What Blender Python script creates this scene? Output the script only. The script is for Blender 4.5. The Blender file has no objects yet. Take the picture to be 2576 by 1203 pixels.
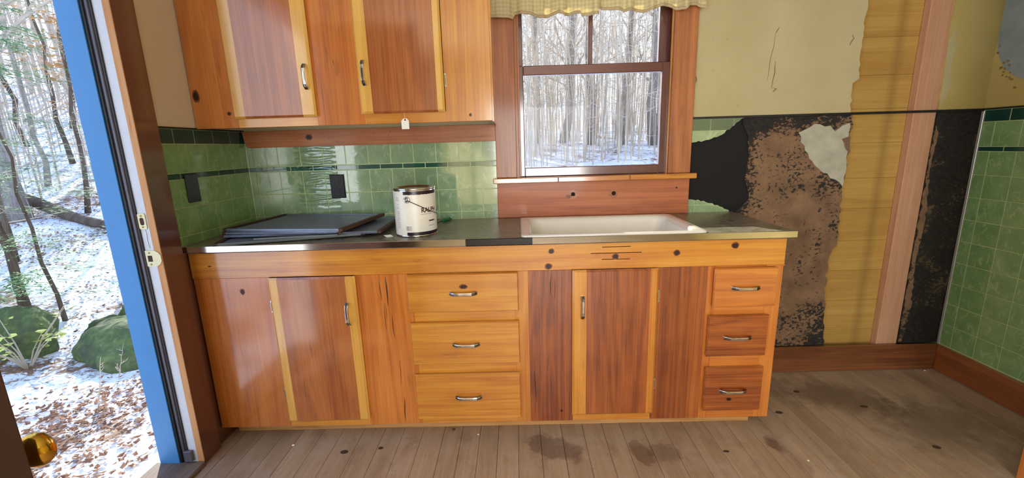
import bpy, bmesh, math, random
from mathutils import Vector, Matrix, noise
random.seed(7)
scene = bpy.context.scene
COL = scene.collection

# ------------------------------------------------------------------ camera
F_PX, PITCH, ROLL, YAW = 1078.9, .2137, .0292, -.0133
CAM = Vector((0, -2.0808, 1.2019))
cy, sy, cp, sp, cr, sr = math.cos(YAW), math.sin(YAW), math.cos(PITCH), math.sin(PITCH), math.cos(ROLL), math.sin(ROLL)
vX = Vector((cy, -sy, 0)); vY = Vector((sy, cy, 0)); vz = Vector((0, 0, 1))
vZ = sp*vY + cp*vz; vF = cp*vY - sp*vz; vR = cr*vX - sr*vZ; vU = sr*vX + cr*vZ
cd = bpy.data.cameras.new('camera'); cam = bpy.data.objects.new('camera', cd); COL.objects.link(cam)
cd.sensor_width = 36; cd.sensor_fit = 'HORIZONTAL'; cd.lens = F_PX/2576*36; cd.clip_start = .02; cd.clip_end = 300
m = Matrix.Identity(4)
for i in range(3):
    m[i][0], m[i][1], m[i][2], m[i][3] = vR[i], vU[i], -vF[i], CAM[i]
cam.matrix_world = m
scene.camera = cam

# ------------------------------------------------------------------ sky, sun, exposure
EXPOSURE = 0.0
SKY = 1.85
SUN = 9.0
FILL = 67.0
w = bpy.data.worlds.new('sky'); scene.world = w; w.use_nodes = True
wt = w.node_tree; bg = wt.nodes['Background']; bg.inputs[1].default_value = SKY
tc = wt.nodes.new('ShaderNodeTexCoord'); sx = wt.nodes.new('ShaderNodeSeparateXYZ'); rm = wt.nodes.new('ShaderNodeValToRGB')
wt.links.new(tc.outputs['Generated'], sx.inputs[0]); wt.links.new(sx.outputs[2], rm.inputs[0]); wt.links.new(rm.outputs[0], bg.inputs[0])
rm.color_ramp.elements[0].position = .0; rm.color_ramp.elements[0].color = (.86, .93, 1.0, 1)
rm.color_ramp.elements[1].position = .9; rm.color_ramp.elements[1].color = (.34, .55, 1.0, 1)
sd = bpy.data.lights.new('sun', 'SUN'); sd.energy = SUN; sd.angle = math.radians(.6); sd.color = (1, .93, .80)
so = bpy.data.objects.new('sun', sd); COL.objects.link(so); so.location = (-6, 9, 8)
so.rotation_euler = Vector((.50, -.80, -.46)).to_track_quat('-Z', 'Y').to_euler()
def area(name, loc, to, sx, sy_, watts, col):
    l = bpy.data.lights.new(name, 'AREA'); l.shape = 'RECTANGLE'; l.size = sx; l.size_y = sy_; l.energy = watts; l.color = col
    o = bpy.data.objects.new(name, l); COL.objects.link(o); o.location = loc
    o.rotation_euler = Vector(to).to_track_quat('-Z', 'Y').to_euler(); return o
# fill lights added behind the camera, set in made-up window openings
area('added_fill', (.36, -4.18, 1.125), (0, 1, 0), 1.24, 1.2, FILL, (1, .98, .95))
area('added_fill', (-1.27, -3.0, 1.45), (1, 0, 0), 1.2, 1.0, FILL*.42, (1, .98, .95))
vs = scene.view_settings
vs.view_transform = 'Standard'; vs.look = 'None'; vs.exposure = EXPOSURE; vs.gamma = 1; vs.use_curve_mapping = False

# ------------------------------------------------------------------ helpers
def srgb(r, g, b):
    f = lambda c: (c/255/12.92) if c/255 <= .04045 else ((c/255+.055)/1.055)**2.4
    return (f(r), f(g), f(b), 1)
class NT:
    def __init__(s, name):
        s.m = bpy.data.materials.new(name); s.m.use_nodes = True; s.t = s.m.node_tree
        s.p = s.t.nodes['Principled BSDF']; s.out = s.t.nodes['Material Output']
    def n(s, ty, **kw):
        nd = s.t.nodes.new(ty)
        for k, v in kw.items():
            if k.startswith('i_'):
                key = k[2:]; key = int(key) if key.isdigit() else key.replace('_', ' ')
                s.put(nd.inputs[key], v)
            else: setattr(nd, k, v)
        return nd
    def put(s, sock, v):
        if isinstance(v, bpy.types.NodeSocket): s.t.links.new(v, sock)
        elif isinstance(v, bpy.types.Node): s.t.links.new(v.outputs[0], sock)
        else: sock.default_value = v
    def math(s, op, a, b=0.0, c=None, clamp=False):
        nd = s.n('ShaderNodeMath', operation=op, use_clamp=clamp); s.put(nd.inputs[0], a); s.put(nd.inputs[1], b)
        if c is not None: s.put(nd.inputs[2], c)
        return nd.outputs[0]
    def ramp(s, fac, stops):
        nd = s.n('ShaderNodeValToRGB'); e = nd.color_ramp.elements
        while len(e) < len(stops): e.new(.5)
        for el, (p, c) in zip(e, stops): el.position = p; el.color = c
        s.put(nd.inputs[0], fac); return nd.outputs[0]
    def mix(s, fac, a, b, mode='MIX'):
        nd = s.n('ShaderNodeMix', data_type='RGBA', blend_type=mode)
        s.put(nd.inputs[0], fac); s.put(nd.inputs[6], a); s.put(nd.inputs[7], b); return nd.outputs[2]
    def vec(s, coord='Object', scale=(1, 1, 1), rnd=0):
        if coord == 'World': v = s.n('ShaderNodeNewGeometry').outputs['Position']
        else: v = s.n('ShaderNodeTexCoord').outputs[coord]
        if rnd:
            r = s.n('ShaderNodeObjectInfo').outputs['Random']
            a = s.n('ShaderNodeVectorMath', operation='SCALE'); s.put(a.inputs[0], (rnd, rnd*.73, rnd*1.31)); s.put(a.inputs['Scale'], r)
            b = s.n('ShaderNodeVectorMath', operation='ADD'); s.put(b.inputs[0], v); s.put(b.inputs[1], a); v = b.outputs[0]
        mp = s.n('ShaderNodeMapping'); s.put(mp.inputs[0], v); mp.inputs['Scale'].default_value = scale
        return mp.outputs[0]
    def noise(s, vec, scale=5, detail=3, rough=.5, dist=0):
        nd = s.n('ShaderNodeTexNoise'); s.put(nd.inputs['Vector'], vec); nd.inputs['Scale'].default_value = scale
        nd.inputs['Detail'].default_value = detail; nd.inputs['Roughness'].default_value = rough; nd.inputs['Distortion'].default_value = dist
        return nd.outputs[0]
    def bump(s, h, strength=.2, dist=.01):
        nd = s.n('ShaderNodeBump'); nd.inputs['Strength'].default_value = strength; nd.inputs['Distance'].default_value = dist
        s.put(nd.inputs['Height'], h); s.put(s.p.inputs['Normal'], nd.outputs[0])
    def base(s, c=None, rough=.5, metal=0, spec=None, coat=0, coat_r=.1):
        if c is not None: s.put(s.p.inputs['Base Color'], c)
        s.put(s.p.inputs['Roughness'], rough); s.p.inputs['Metallic'].default_value = metal
        if spec is not None: s.p.inputs['Specular IOR Level'].default_value = spec
        s.p.inputs['Coat Weight'].default_value = coat; s.p.inputs['Coat Roughness'].default_value = coat_r
        return s.m
def plain(name, c, rough=.5, metal=0, var=.12, scale=20, **k):
    t = NT(name); v = t.noise(t.vec('Object', rnd=9), scale, 4)
    dk = tuple(x*(1-var) for x in c[:3])+(1,); lt = tuple(min(1, x*(1+var)) for x in c[:3])+(1,)
    t.base(t.ramp(v, [(.3, dk), (.7, lt)]), rough, metal, **k); return t.m
def sepxyz(t, v):
    nd = t.n('ShaderNodeSeparateXYZ'); t.put(nd.inputs[0], v); return nd.outputs
def wood(name, dark, mid, light, axis='z', rough=.3, coat=.25, band=5.0, rings=9.0, fleck=.35, bump=.06, stain=None):
    t = NT(name); al = .07
    sc = {'x': (al, 1, 1), 'y': (1, al, 1), 'z': (1, 1, al)}[axis]
    v = t.vec('Object', sc, rnd=11)
    n1 = t.noise(v, band, 3, .5, .6)
    ring = t.math('PINGPONG', t.math('MULTIPLY', n1, rings), .5)
    sf = {'x': (.02, 1, 1), 'y': (1, .02, 1), 'z': (1, 1, .02)}[axis]
    fine = t.noise(t.vec('Object', sf, rnd=5), 160, 3, .6)
    blot = t.noise(t.vec('Object', (1, 1, 1), rnd=7), 6, 4, .6)
    fac = t.math('ADD', t.math('MULTIPLY', n1, .55), t.math('MULTIPLY', ring, .30))
    fac = t.math('ADD', fac, t.math('MULTIPLY', t.math('SUBTRACT', fine, .5), .5))
    fac = t.math('ADD', fac, t.math('MULTIPLY', t.math('SUBTRACT', blot, .5), .25))
    c = t.ramp(fac, [(.18, dark), (.42, mid), (.70, light)])
    sfl = {'x': (.12, 1, 1), 'y': (1, .12, 1), 'z': (1, 1, .12)}[axis]
    fl = t.noise(t.vec('Object', sfl, rnd=3), 55, 2, .5)
    c = t.mix(t.math('MULTIPLY', t.ramp(fl, [(.63, (0, 0, 0, 1)), (.74, (1, 1, 1, 1))]), fleck), c, tuple(x*.45 for x in dark[:3])+(1,))
    if stain:   # soft darker vertical band across the boards
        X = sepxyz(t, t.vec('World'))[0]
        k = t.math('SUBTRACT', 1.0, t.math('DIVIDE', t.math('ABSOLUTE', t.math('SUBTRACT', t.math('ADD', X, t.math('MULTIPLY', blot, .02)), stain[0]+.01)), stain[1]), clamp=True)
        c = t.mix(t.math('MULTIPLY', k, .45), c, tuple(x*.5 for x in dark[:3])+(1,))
    t.base(c, t.math('ADD', t.math('MULTIPLY', blot, .15), rough-.05), spec=.5 if coat else .4, coat=min(1, coat*4), coat_r=.12)
    t.p.inputs['Coat IOR'].default_value = 1.75
    t.bump(fine, bump, .002); return t.m

PW = {}
def link(o, parent=None, at=None):
    COL.objects.link(o); at = Vector(at if at is not None else (0, 0, 0)); PW[o.name] = at
    if parent is not None: o.parent = parent; o.location = at-PW[parent.name]
    else: o.location = at
    return o
def tag(o, label, cat, group=None, kind=None):
    o['label'] = label; o['category'] = cat
    if group: o['group'] = group
    if kind: o['kind'] = kind
    return o
def empty(name, at, label=None, cat=None, group=None, kind=None):
    o = bpy.data.objects.new(name, None); o.empty_display_size = .05; link(o, None, at)
    if label: tag(o, label, cat, group, kind)
    return o
def mk(name, verts, faces, mats, parent=None, smooth=False, origin=None, idx=None, local=False):
    if origin is None:
        if local: origin = (0, 0, 0)
        else:
            lo = [min(v[i] for v in verts) for i in range(3)]; hi = [max(v[i] for v in verts) for i in range(3)]
            origin = [(a+b)/2 for a, b in zip(lo, hi)]
    me = bpy.data.meshes.new(name)
    me.from_pydata([(v[0]-origin[0], v[1]-origin[1], v[2]-origin[2]) for v in verts], [], faces)
    for mt in (mats if isinstance(mats, (list, tuple)) else [mats]): me.materials.append(mt)
    if idx: me.polygons.foreach_set('material_index', idx)
    bm = bmesh.new(); bm.from_mesh(me); bmesh.ops.recalc_face_normals(bm, faces=bm.faces); bm.to_mesh(me); bm.free()
    if smooth: me.shade_smooth() if hasattr(me, 'shade_smooth') else [setattr(p, 'use_smooth', True) for p in me.polygons]
    o = bpy.data.objects.new(name, me)
    if local:
        COL.objects.link(o); o.parent = parent; PW[o.name] = Vector((0, 0, 0)); return o
    return link(o, parent, origin)
def boxdata(lo, hi, bev=0.0):
    bm = bmesh.new(); bmesh.ops.create_cube(bm, size=1)
    for v in bm.verts:
        for i in range(3): v.co[i] = lo[i] if v.co[i] < 0 else hi[i]
    if bev: bmesh.ops.bevel(bm, geom=bm.edges[:], offset=bev, segments=1, affect='EDGES')
    bm.verts.index_update(); V = [tuple(v.co) for v in bm.verts]; Fc = [[v.index for v in f.verts] for f in bm.faces]; bm.free()
    return V, Fc
def join(parts):
    V, Fc = [], []
    for a, b in parts:
        k = len(V); V += a; Fc += [[i+k for i in f] for f in b]
    return V, Fc
def box(name, lo, hi, mat, parent=None, bev=.0015, **k):
    lo, hi = [min(a, b) for a, b in zip(lo, hi)], [max(a, b) for a, b in zip(lo, hi)]
    V, Fc = boxdata(lo, hi, bev); return mk(name, V, Fc, mat, parent, **k)
def prismdata(poly, a0, a1, axis='y'):
    n = len(poly)
    def P(u, v, a): return (u, a, v) if axis == 'y' else ((a, u, v) if axis == 'x' else (u, v, a))
    V = [P(u, v, a0) for u, v in poly]+[P(u, v, a1) for u, v in poly]
    Fc = [list(range(n)), list(range(2*n-1, n-1, -1))]+[[i, (i+1) % n, n+(i+1) % n, n+i] for i in range(n)]
    return V, Fc
def prism(name, poly, a0, a1, mat, parent=None, axis='y', **k):
    V, Fc = prismdata(poly, a0, a1, axis); return mk(name, V, Fc, mat, parent, **k)
def holed(x0, x1, z0, z1, y0, y1, holes, axis='y'):
    xs = sorted({x0, x1, *[h[0] for h in holes], *[h[1] for h in holes]}); zs = sorted({z0, z1, *[h[2] for h in holes], *[h[3] for h in holes]})
    solid = lambda i, j: 0 <= i < len(xs)-1 and 0 <= j < len(zs)-1 and not any(h[0]-1e-6 <= xs[i] and xs[i+1] <= h[1]+1e-6 and h[2]-1e-6 <= zs[j] and zs[j+1] <= h[3]+1e-6 for h in holes)
    V, Fc, ix = [], [], {}
    def P(i, j, s):
        k = (i, j, s)
        if k not in ix:
            a = y1 if s else y0; u, v = xs[i], zs[j]; ix[k] = len(V)
            V.append((u, a, v) if axis == 'y' else ((a, u, v) if axis == 'x' else (u, v, a)))
        return ix[k]
    for i in range(len(xs)-1):
        for j in range(len(zs)-1):
            if not solid(i, j): continue
            for s in (0, 1): Fc.append([P(i, j, s), P(i+1, j, s), P(i+1, j+1, s), P(i, j+1, s)])
            for di, dj, a, b in ((-1, 0, (i, j), (i, j+1)), (1, 0, (i+1, j), (i+1, j+1)), (0, -1, (i, j), (i+1, j)), (0, 1, (i, j+1), (i+1, j+1))):
                if not solid(i+di, j+dj): Fc.append([P(*a, 0), P(*b, 0), P(*b, 1), P(*a, 1)])
    return V, Fc
def tubedata(pts, rad, n=8, caps=True, flat=1.0):
    pts = [Vector(p) for p in pts]; V, Fc = [], []
    if not isinstance(rad, (list, tuple)): rad = [rad]*len(pts)
    ref = None
    for i, p in enumerate(pts):
        d = (pts[min(i+1, len(pts)-1)]-pts[max(i-1, 0)]).normalized()
        if ref is None: ref = d.orthogonal().normalized()
        ref = (ref-d*ref.dot(d)); ref = ref.normalized() if ref.length > 1e-6 else d.orthogonal().normalized()
        b = d.cross(ref)
        for k in range(n):
            a = 2*math.pi*k/n; V.append(tuple(p+rad[i]*(math.cos(a)*ref+flat*math.sin(a)*b)))
    for i in range(len(pts)-1):
        for k in range(n): Fc.append([i*n+k, i*n+(k+1) % n, (i+1)*n+(k+1) % n, (i+1)*n+k])
    if caps: Fc += [list(range(n))[::-1], [(len(pts)-1)*n+k for k in range(n)]]
    return V, Fc
def lathedata(prof, n=32, c=(0, 0, 0), axis='z'):
    V, Fc = [], []
    for r, h in prof:
        for k in range(n):
            a = 2*math.pi*k/n; u, v = r*math.cos(a), r*math.sin(a)
            V.append((c[0]+u, c[1]+v, c[2]+h) if axis == 'z' else ((c[0]+u, c[1]+h, c[2]+v) if axis == 'y' else (c[0]+h, c[1]+u, c[2]+v)))
    for i in range(len(prof)-1):
        for k in range(n): Fc.append([i*n+k, i*n+(k+1) % n, (i+1)*n+(k+1) % n, (i+1)*n+k])
    if prof[0][0] > 1e-6: Fc.append(list(range(n)))
    if prof[-1][0] > 1e-6: Fc.append([(len(prof)-1)*n+k for k in range(n)])
    return V, Fc
def ragged(p, q, n, amp, seed):
    r = random.Random(seed); out = []
    dx, dz = q[0]-p[0], q[1]-p[1]; L = math.hypot(dx, dz)
    for i in range(n+1):
        t = i/n; a = 0 if i in (0, n) else r.uniform(-amp, amp)
        out.append((p[0]+dx*t-dz/L*a, p[1]+dz*t+dx/L*a))
    return out
def raggedline(pts, step, amp, seed):
    out = []
    for i in range(len(pts)-1):
        L = math.hypot(pts[i+1][0]-pts[i][0], pts[i+1][1]-pts[i][1])
        out += ragged(pts[i], pts[i+1], max(1, int(L/step)), amp, seed+i)[:-1]
    return out+[pts[-1]]
def clip(poly, x0, x1, z0, z1):
    def cut(P, ax, val, keep_gt):
        o = []
        for i in range(len(P)):
            a, b = P[i-1], P[i]; ia = (a[ax] >= val) == keep_gt; ib = (b[ax] >= val) == keep_gt
            if ia != ib:
                t = (val-a[ax])/(b[ax]-a[ax]); o.append((a[0]+t*(b[0]-a[0]), a[1]+t*(b[1]-a[1])))
            if ib: o.append(b)
        return o
    for ax, val, g in ((0, x0, True), (0, x1, False), (1, z0, True), (1, z1, False)):
        if len(poly) < 3: return []
        poly = cut(poly, ax, val, g)
    return poly

# ------------------------------------------------------------------ materials
S = srgb
M = {}
for ax in 'xz':
    M['pine_'+ax] = wood('golden_pine_'+ax, S(184, 110, 34), S(208, 142, 48), S(226, 170, 76), ax)
    M['amber_'+ax] = wood('amber_pine_'+ax, S(172, 92, 30), S(200, 120, 46), S(218, 146, 64), ax)
    M['heart_'+ax] = wood('reddish_heartwood_'+ax, S(140, 72, 26), S(174, 100, 44), S(196, 124, 58), ax)
    M['redheart_'+ax] = wood('deep_red_heartwood_'+ax, S(112, 48, 14), S(160, 84, 30), S(190, 114, 48), ax, rings=11)
    M['trim_'+ax] = wood('stained_trim_'+ax, S(140, 80, 42), S(174, 108, 60), S(196, 132, 80), ax, rough=.45, coat=.04)
M['sap_z'] = wood('pale_sapwood', S(204, 146, 58), S(222, 172, 80), S(232, 190, 104), 'z', fleck=.1)
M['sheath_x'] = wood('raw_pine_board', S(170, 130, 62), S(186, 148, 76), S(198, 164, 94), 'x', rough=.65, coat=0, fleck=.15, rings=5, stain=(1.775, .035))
M['stud_z'] = wood('pinkish_stud', S(182, 134, 102), S(200, 154, 120), S(212, 170, 136), 'z', rough=.7, coat=0, fleck=.2, rings=4)
M['sash_z'] = wood('dark_red_sash', S(70, 30, 28), S(98, 48, 42), S(122, 66, 54), 'z', rough=.35)
M['sash_x'] = wood('dark_red_sash_x', S(70, 30, 28), S(98, 48, 42), S(122, 66, 54), 'x', rough=.35)
M['brownpaint'] = wood('brown_stained_casing', S(84, 42, 28), S(106, 56, 38), S(120, 68, 46), 'z', rough=.45, fleck=.05, rings=3)
M['jambedge'] = wood('bare_jamb_edge', S(196, 130, 78), S(216, 158, 104), S(228, 176, 124), 'z', rough=.6, coat=0)
M['base_x'] = wood('stained_baseboard', S(104, 58, 30), S(138, 82, 44), S(160, 104, 62), 'x', rough=.4)
M['base_y'] = wood('stained_baseboard_y', S(120, 62, 24), S(150, 84, 34), S(172, 104, 46), 'y', rough=.4)
M['toe'] = wood('bare_toe_board', S(160, 112, 62), S(190, 146, 92), S(208, 170, 120), 'x', rough=.6, coat=0)
M['knot'] = plain('dark_knot', S(38, 18, 10), .4, var=.4, scale=90)
M['knotring'] = plain('knot_ring', S(120, 62, 28), .4, var=.3, scale=60)
M['crack'] = plain('wood_split', S(48, 22, 8), .7, var=.3)
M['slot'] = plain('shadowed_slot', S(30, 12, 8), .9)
M['chrome'] = plain('worn_chrome', (.72, .72, .72, 1), .16, 1.0, .1, 60)
M['darkchrome'] = plain('tarnished_dark_metal', S(32, 30, 30), .3, .6)
M['brass'] = plain('polished_brass', S(212, 168, 66), .12, 1.0, .05)
M['palebrass'] = plain('pale_brass_plate', S(226, 218, 176), .35, .3, .05)
M['black'] = plain('black_plastic', S(22, 22, 26), .4, var=.15)
M['white'] = plain('white_paint', S(222, 228, 236), .4, var=.03)
M['blue'] = plain('blue_paint', S(72, 142, 206), .4, var=.03, scale=8)
M['rubber'] = plain('dark_weatherstrip', S(52, 50, 58), .45)
M['rubber2'] = plain('grey_weatherstrip', S(120, 122, 138), .4)
M['cut'] = plain('cut_hole', S(70, 48, 36), .8)
M['thresh'] = wood('weathered_threshold', S(88, 72, 62), S(120, 102, 90), S(146, 128, 114), 'y', rough=.6, coat=0)
M['plasticpad'] = plain('smoky_plastic', S(96, 90, 100), .2)
M['alu'] = plain('aluminium_trim', S(206, 210, 200), .3, .5, .06)
M['darkrail'] = plain('black_moulding', S(30, 28, 24), .5, var=.5, scale=40)
M['enamel'] = plain('white_enamel', S(232, 230, 222), .08, var=.03, scale=7, coat=.5, coat_r=.03)
M['paper'] = plain('white_paper', S(238, 236, 228), .7, var=.03)
M['string'] = plain('white_string', S(226, 222, 210), .8)
M['tar'] = plain('black_tar_paper', S(8, 8, 11), .8, var=.4, scale=30)
M['outletdark'] = plain('black_socket', S(10, 10, 12), .35)

def tile_mat(name, c0, c1, vein, wrinkle=False, rough=.14):
    t = NT(name); v = t.vec('Object', (1, 1, 1), rnd=17)
    n = t.noise(v, 7, 4, .55, 1.2); col = t.ramp(n, [(.3, c0), (.7, c1)])
    vn = t.noise(t.vec('Object', (1.0, 1.0, .55), rnd=29), 26, 3, .55, 2.2)
    vm = t.ramp(vn, [(.56, (0, 0, 0, 1)), (.68, (1, 1, 1, 1))])
    if vein: col = t.mix(t.math('MULTIPLY', vm, .45), col, vein)
    t.base(col, rough, spec=.6)
    if wrinkle:
        pw = t.vec('World'); X, Y, Z = sepxyz(t, pw)
        def bell(s, c, wd): return t.math('SUBTRACT', 1.0, t.math('DIVIDE', t.math('ABSOLUTE', t.math('SUBTRACT', s, c)), wd), clamp=True)
        # loose wrinkled skin of the board left of the outlet, gently rippled further right
        m1 = t.math('MINIMUM', t.math('MULTIPLY', bell(X, -.955, .10), 4.0, clamp=True), t.math('MULTIPLY', bell(Z, 1.09, .17), 4.0, clamp=True))
        m2 = t.math('MULTIPLY', bell(X, -.62, .40), 2.5, clamp=True)
        wv = t.n('ShaderNodeTexWave', wave_type='BANDS', bands_direction='Z'); t.put(wv.inputs['Vector'], t.vec('World', (.35, 1, 1)))
        wv.inputs['Scale'].default_value = 13; wv.inputs['Distortion'].default_value = 5; wv.inputs['Detail'].default_value = 2.5; wv.inputs['Detail Scale'].default_value = 1.6
        rp = t.noise(t.vec('World', (.45, 1, 1.0)), 26, 2, .5, 1.4)
        h = t.math('ADD', t.math('MULTIPLY', t.math('MULTIPLY', wv.outputs[1], m1), 1.0), t.math('MULTIPLY', t.math('MULTIPLY', rp, m2), .10))
        t.bump(h, 1.0, .0035); t.put(t.p.inputs['Coat Normal'], t.p.inputs['Normal'].links[0].from_socket)
        t.p.inputs['Coat Weight'].default_value = 1; t.p.inputs['Coat IOR'].default_value = 2.2; t.p.inputs['Coat Roughness'].default_value = .06
    else:
        t.bump(t.noise(t.vec('Object', rnd=2), 14, 2), .12, .004)
    return t.m
LG0, LG1, VN = S(112, 152, 96), S(138, 174, 116), S(182, 204, 154)
M['tile'] = tile_mat('marbled_green_tile', LG0, LG1, VN)
M['tile_wr'] = tile_mat('wrinkled_green_tile', S(122, 156, 118), S(150, 182, 142), S(196, 214, 176), True)
M['tiledark'] = tile_mat('dark_green_tile', S(22, 58, 50), S(32, 74, 62), None)
M['tiledark_wr'] = tile_mat('dark_green_tile_rippled', S(26, 82, 70), S(34, 98, 82), None, True)
M['grout'] = plain('pale_green_joint', S(188, 204, 150), .4)

def wallpaint(name, c, c2):
    t = NT(name); n = t.noise(t.vec('World'), 3.5, 5, .6); col = t.ramp(n, [(.3, c), (.7, c2)])
    f = t.noise(t.vec('World'), 38, 3, .5); col = t.mix(t.math('MULTIPLY', t.ramp(f, [(.70, (0, 0, 0, 1)), (.76, (1, 1, 1, 1))]), .35), col, S(120, 100, 64))
    t.base(col, .6); t.bump(t.noise(t.vec('World'), 60, 3), .08, .003); return t.m
M['cream'] = wallpaint('cream_wallboard', S(178, 167, 124), S(192, 181, 140))
M['tan'] = wallpaint('tan_plaster', S(222, 206, 182), S(230, 214, 190))
M['yellowed'] = wallpaint('yellowed_wallboard', S(176, 158, 92), S(196, 180, 116))
M['greypatch'] = plain('blue_grey_wall_patch', S(142, 156, 160), .7, var=.12, scale=14)
M['plaster'] = plain('grey_plaster', S(176, 174, 156), .8, var=.14, scale=22)
M['ceil'] = plain('ceiling_paint', S(214, 206, 184), .7, var=.03)
M['ext'] = plain('exterior_siding', S(92, 66, 50), .7)
def mold(name, brown, brown2, blackness):
    t = NT(name); X, Y, Z = sepxyz(t, t.vec('World'))
    col = t.ramp(t.noise(t.vec('World'), 9, 5, .6), [(.3, brown), (.7, brown2)])
    spk = t.noise(t.vec('World', (1, 1, 1.3)), 58, 4, .6, .6); big = t.noise(t.vec('World'), 5.5, 5, .6, .4)
    top = t.math('MULTIPLY', t.math('SUBTRACT', Z, 1.19), 5.0, clamp=True)
    low = t.math('MULTIPLY', t.math('SUBTRACT', .34, Z), 2.5, clamp=True)
    lft = t.math('MULTIPLY', t.math('SUBTRACT', 1.24, X), 3.0, clamp=True)
    e = t.math('ADD', t.math('ADD', top, low), lft)
    f = t.math('ADD', t.math('ADD', t.math('MULTIPLY', spk, .75), t.math('MULTIPLY', big, .65)), t.math('MULTIPLY', e, .30))
    k = t.ramp(f, [(blackness, (0, 0, 0, 1)), (blackness+.05, (1, 1, 1, 1))])
    dk = t.ramp(spk, [(.35, S(14, 14, 14)), (.65, S(44, 40, 36))])
    t.base(t.mix(k, col, dk), .85); t.bump(t.noise(t.vec('World'), 90, 4), .4, .004); return t.m
M['mold'] = mold('mouldy_brown_board', S(104, 80, 58), S(142, 112, 84), .765)
M['mold2'] = mold('black_mould_board', S(60, 50, 36), S(98, 82, 56), .60)

def floor_mat():
    t = NT('worn_floor_plank'); v = t.vec('Object', (1, .06, 1), rnd=13)
    n1 = t.noise(v, 14, 4, .6, .5); fine = t.noise(t.vec('Object', (1, .03, 1), rnd=4), 130, 3, .6)
    f = t.math('ADD', t.math('MULTIPLY', n1, .6), t.math('MULTIPLY', fine, .4))
    col = t.ramp(f, [(.28, S(150, 126, 102)), (.5, S(174, 150, 126)), (.72, S(190, 168, 144))])
    rnd = t.n('ShaderNodeObjectInfo').outputs['Random']
    col = t.mix(t.math('MULTIPLY', rnd, .25), col, S(104, 80, 58))
    X, Y, Z = sepxyz(t, t.vec('World')); rag = t.noise(t.vec('World'), 17, 5, .65)
    def stain(cx, cy_, rx, ry, ang, amt, colr, soft=.25):
        c, s = math.cos(ang), math.sin(ang)
        dx = t.math('SUBTRACT', X, cx); dy = t.math('SUBTRACT', Y, cy_)
        u = t.math('DIVIDE', t.math('ADD', t.math('MULTIPLY', dx, c), t.math('MULTIPLY', dy, s)), rx)
        q = t.math('DIVIDE', t.math('SUBTRACT', t.math('MULTIPLY', dy, c), t.math('MULTIPLY', dx, s)), ry)
        d = t.math('SQRT', t.math('ADD', t.math('MULTIPLY', u, u), t.math('MULTIPLY', q, q)))
        d = t.math('ADD', d, t.math('MULTIPLY', t.math('SUBTRACT', rag, .5), 1.6))
        k = t.ramp(d, [(1-soft if soft < 1 else 0, (1, 1, 1, 1)), (1.0, (0, 0, 0, 1))])
        return t.mix(t.math('MULTIPLY', k, amt), col, colr)
    col = stain(.13, -.56, .13, .075, -.5, .6, S(92, 70, 62))
    col = stain(.47, -.60, .045, .08, .1, .55, S(84, 58, 44))
    col = stain(.56, -.60, .07, .06, .1, .4, S(70, 52, 40))
    col = stain(1.01, -.57, .032, .062, .2, .65, S(78, 48, 36), .4)
    col = stain(1.5, -.25, .35, .16, -.3, .55, S(70, 56, 38), .6)
    col = stain(1.75, -.45, .3, .2, .3, .45, S(74, 60, 42), .6)
    spk = t.noise(t.vec('World'), 85, 2, .5)
    col = t.mix(t.math('MULTIPLY', t.ramp(spk, [(.70, (0, 0, 0, 1)), (.75, (1, 1, 1, 1))]), .5), col, S(60, 44, 34))
    dust = t.noise(t.vec('World'), 5, 5, .7); col = t.mix(t.math('MULTIPLY', t.ramp(dust, [(.5, (0, 0, 0, 1)), (.75, (1, 1, 1, 1))]), .45), col, S(188, 174, 160))
    grime = t.noise(t.vec('World', (1, .6, 1)), 11, 5, .7, .4); col = t.mix(t.math('MULTIPLY', t.ramp(grime, [(.52, (0, 0, 0, 1)), (.72, (1, 1, 1, 1))]), .4), col, S(112, 88, 70))
    t.base(col, t.math('ADD', t.math('MULTIPLY', n1, .25), .42), spec=.4); t.bump(f, .18, .003); return t.m
M['floor'] = floor_mat()
M['floorknot'] = plain('floor_knot', S(72, 54, 42), .7, var=.3, scale=60)
M['joint'] = plain('dark_floor_joint', S(40, 30, 24), .9)

# ------------------------------------------------------------------ room shell
XL, XR, ZC, ZT, ZCEIL, YF = -1.287, 2.172, .86, 1.307, 2.3, -4.2
ZROW, ZS1, ZS0, T = 1.245, 1.136, 1.112, .108
WX0, WX1, WZ0, WZ1 = .006, .737, 1.045, 1.90      # kitchen window opening
YJ, YH = -.61, -1.45                             # strike and hinge jambs of the doorway

# floor with single planks
fl = box('floor', (XL-.15, YF, -.10), (XR+.1, .1, -.019), M['joint'], bev=0)
tag(fl, 'worn brown plank floor with dark stains below the cabinets', 'floor', kind='structure')
r = random.Random(3); x = XL-.02
pw = .0855; k = 0
while x < XR:
    x1 = min(x+pw*r.choice((.92, 1, 1, 1.08)), XR+.02)
    y0, y1 = YF, .02
    if x1 > XL-.02:
        box('plank', (x+.0007, y0, -.019), (x1-.0007, y1, r.uniform(-.0006, .0006)), M['floor'], fl, bev=.0007)
    x = x1

box('ceiling', (XL-.15, YF-.1, ZCEIL), (XR+.1, .14, ZCEIL+.05), M['ceil'], bev=0)
tag(bpy.data.objects['ceiling'], 'plain pale ceiling above the kitchen', 'ceiling', kind='structure')

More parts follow.
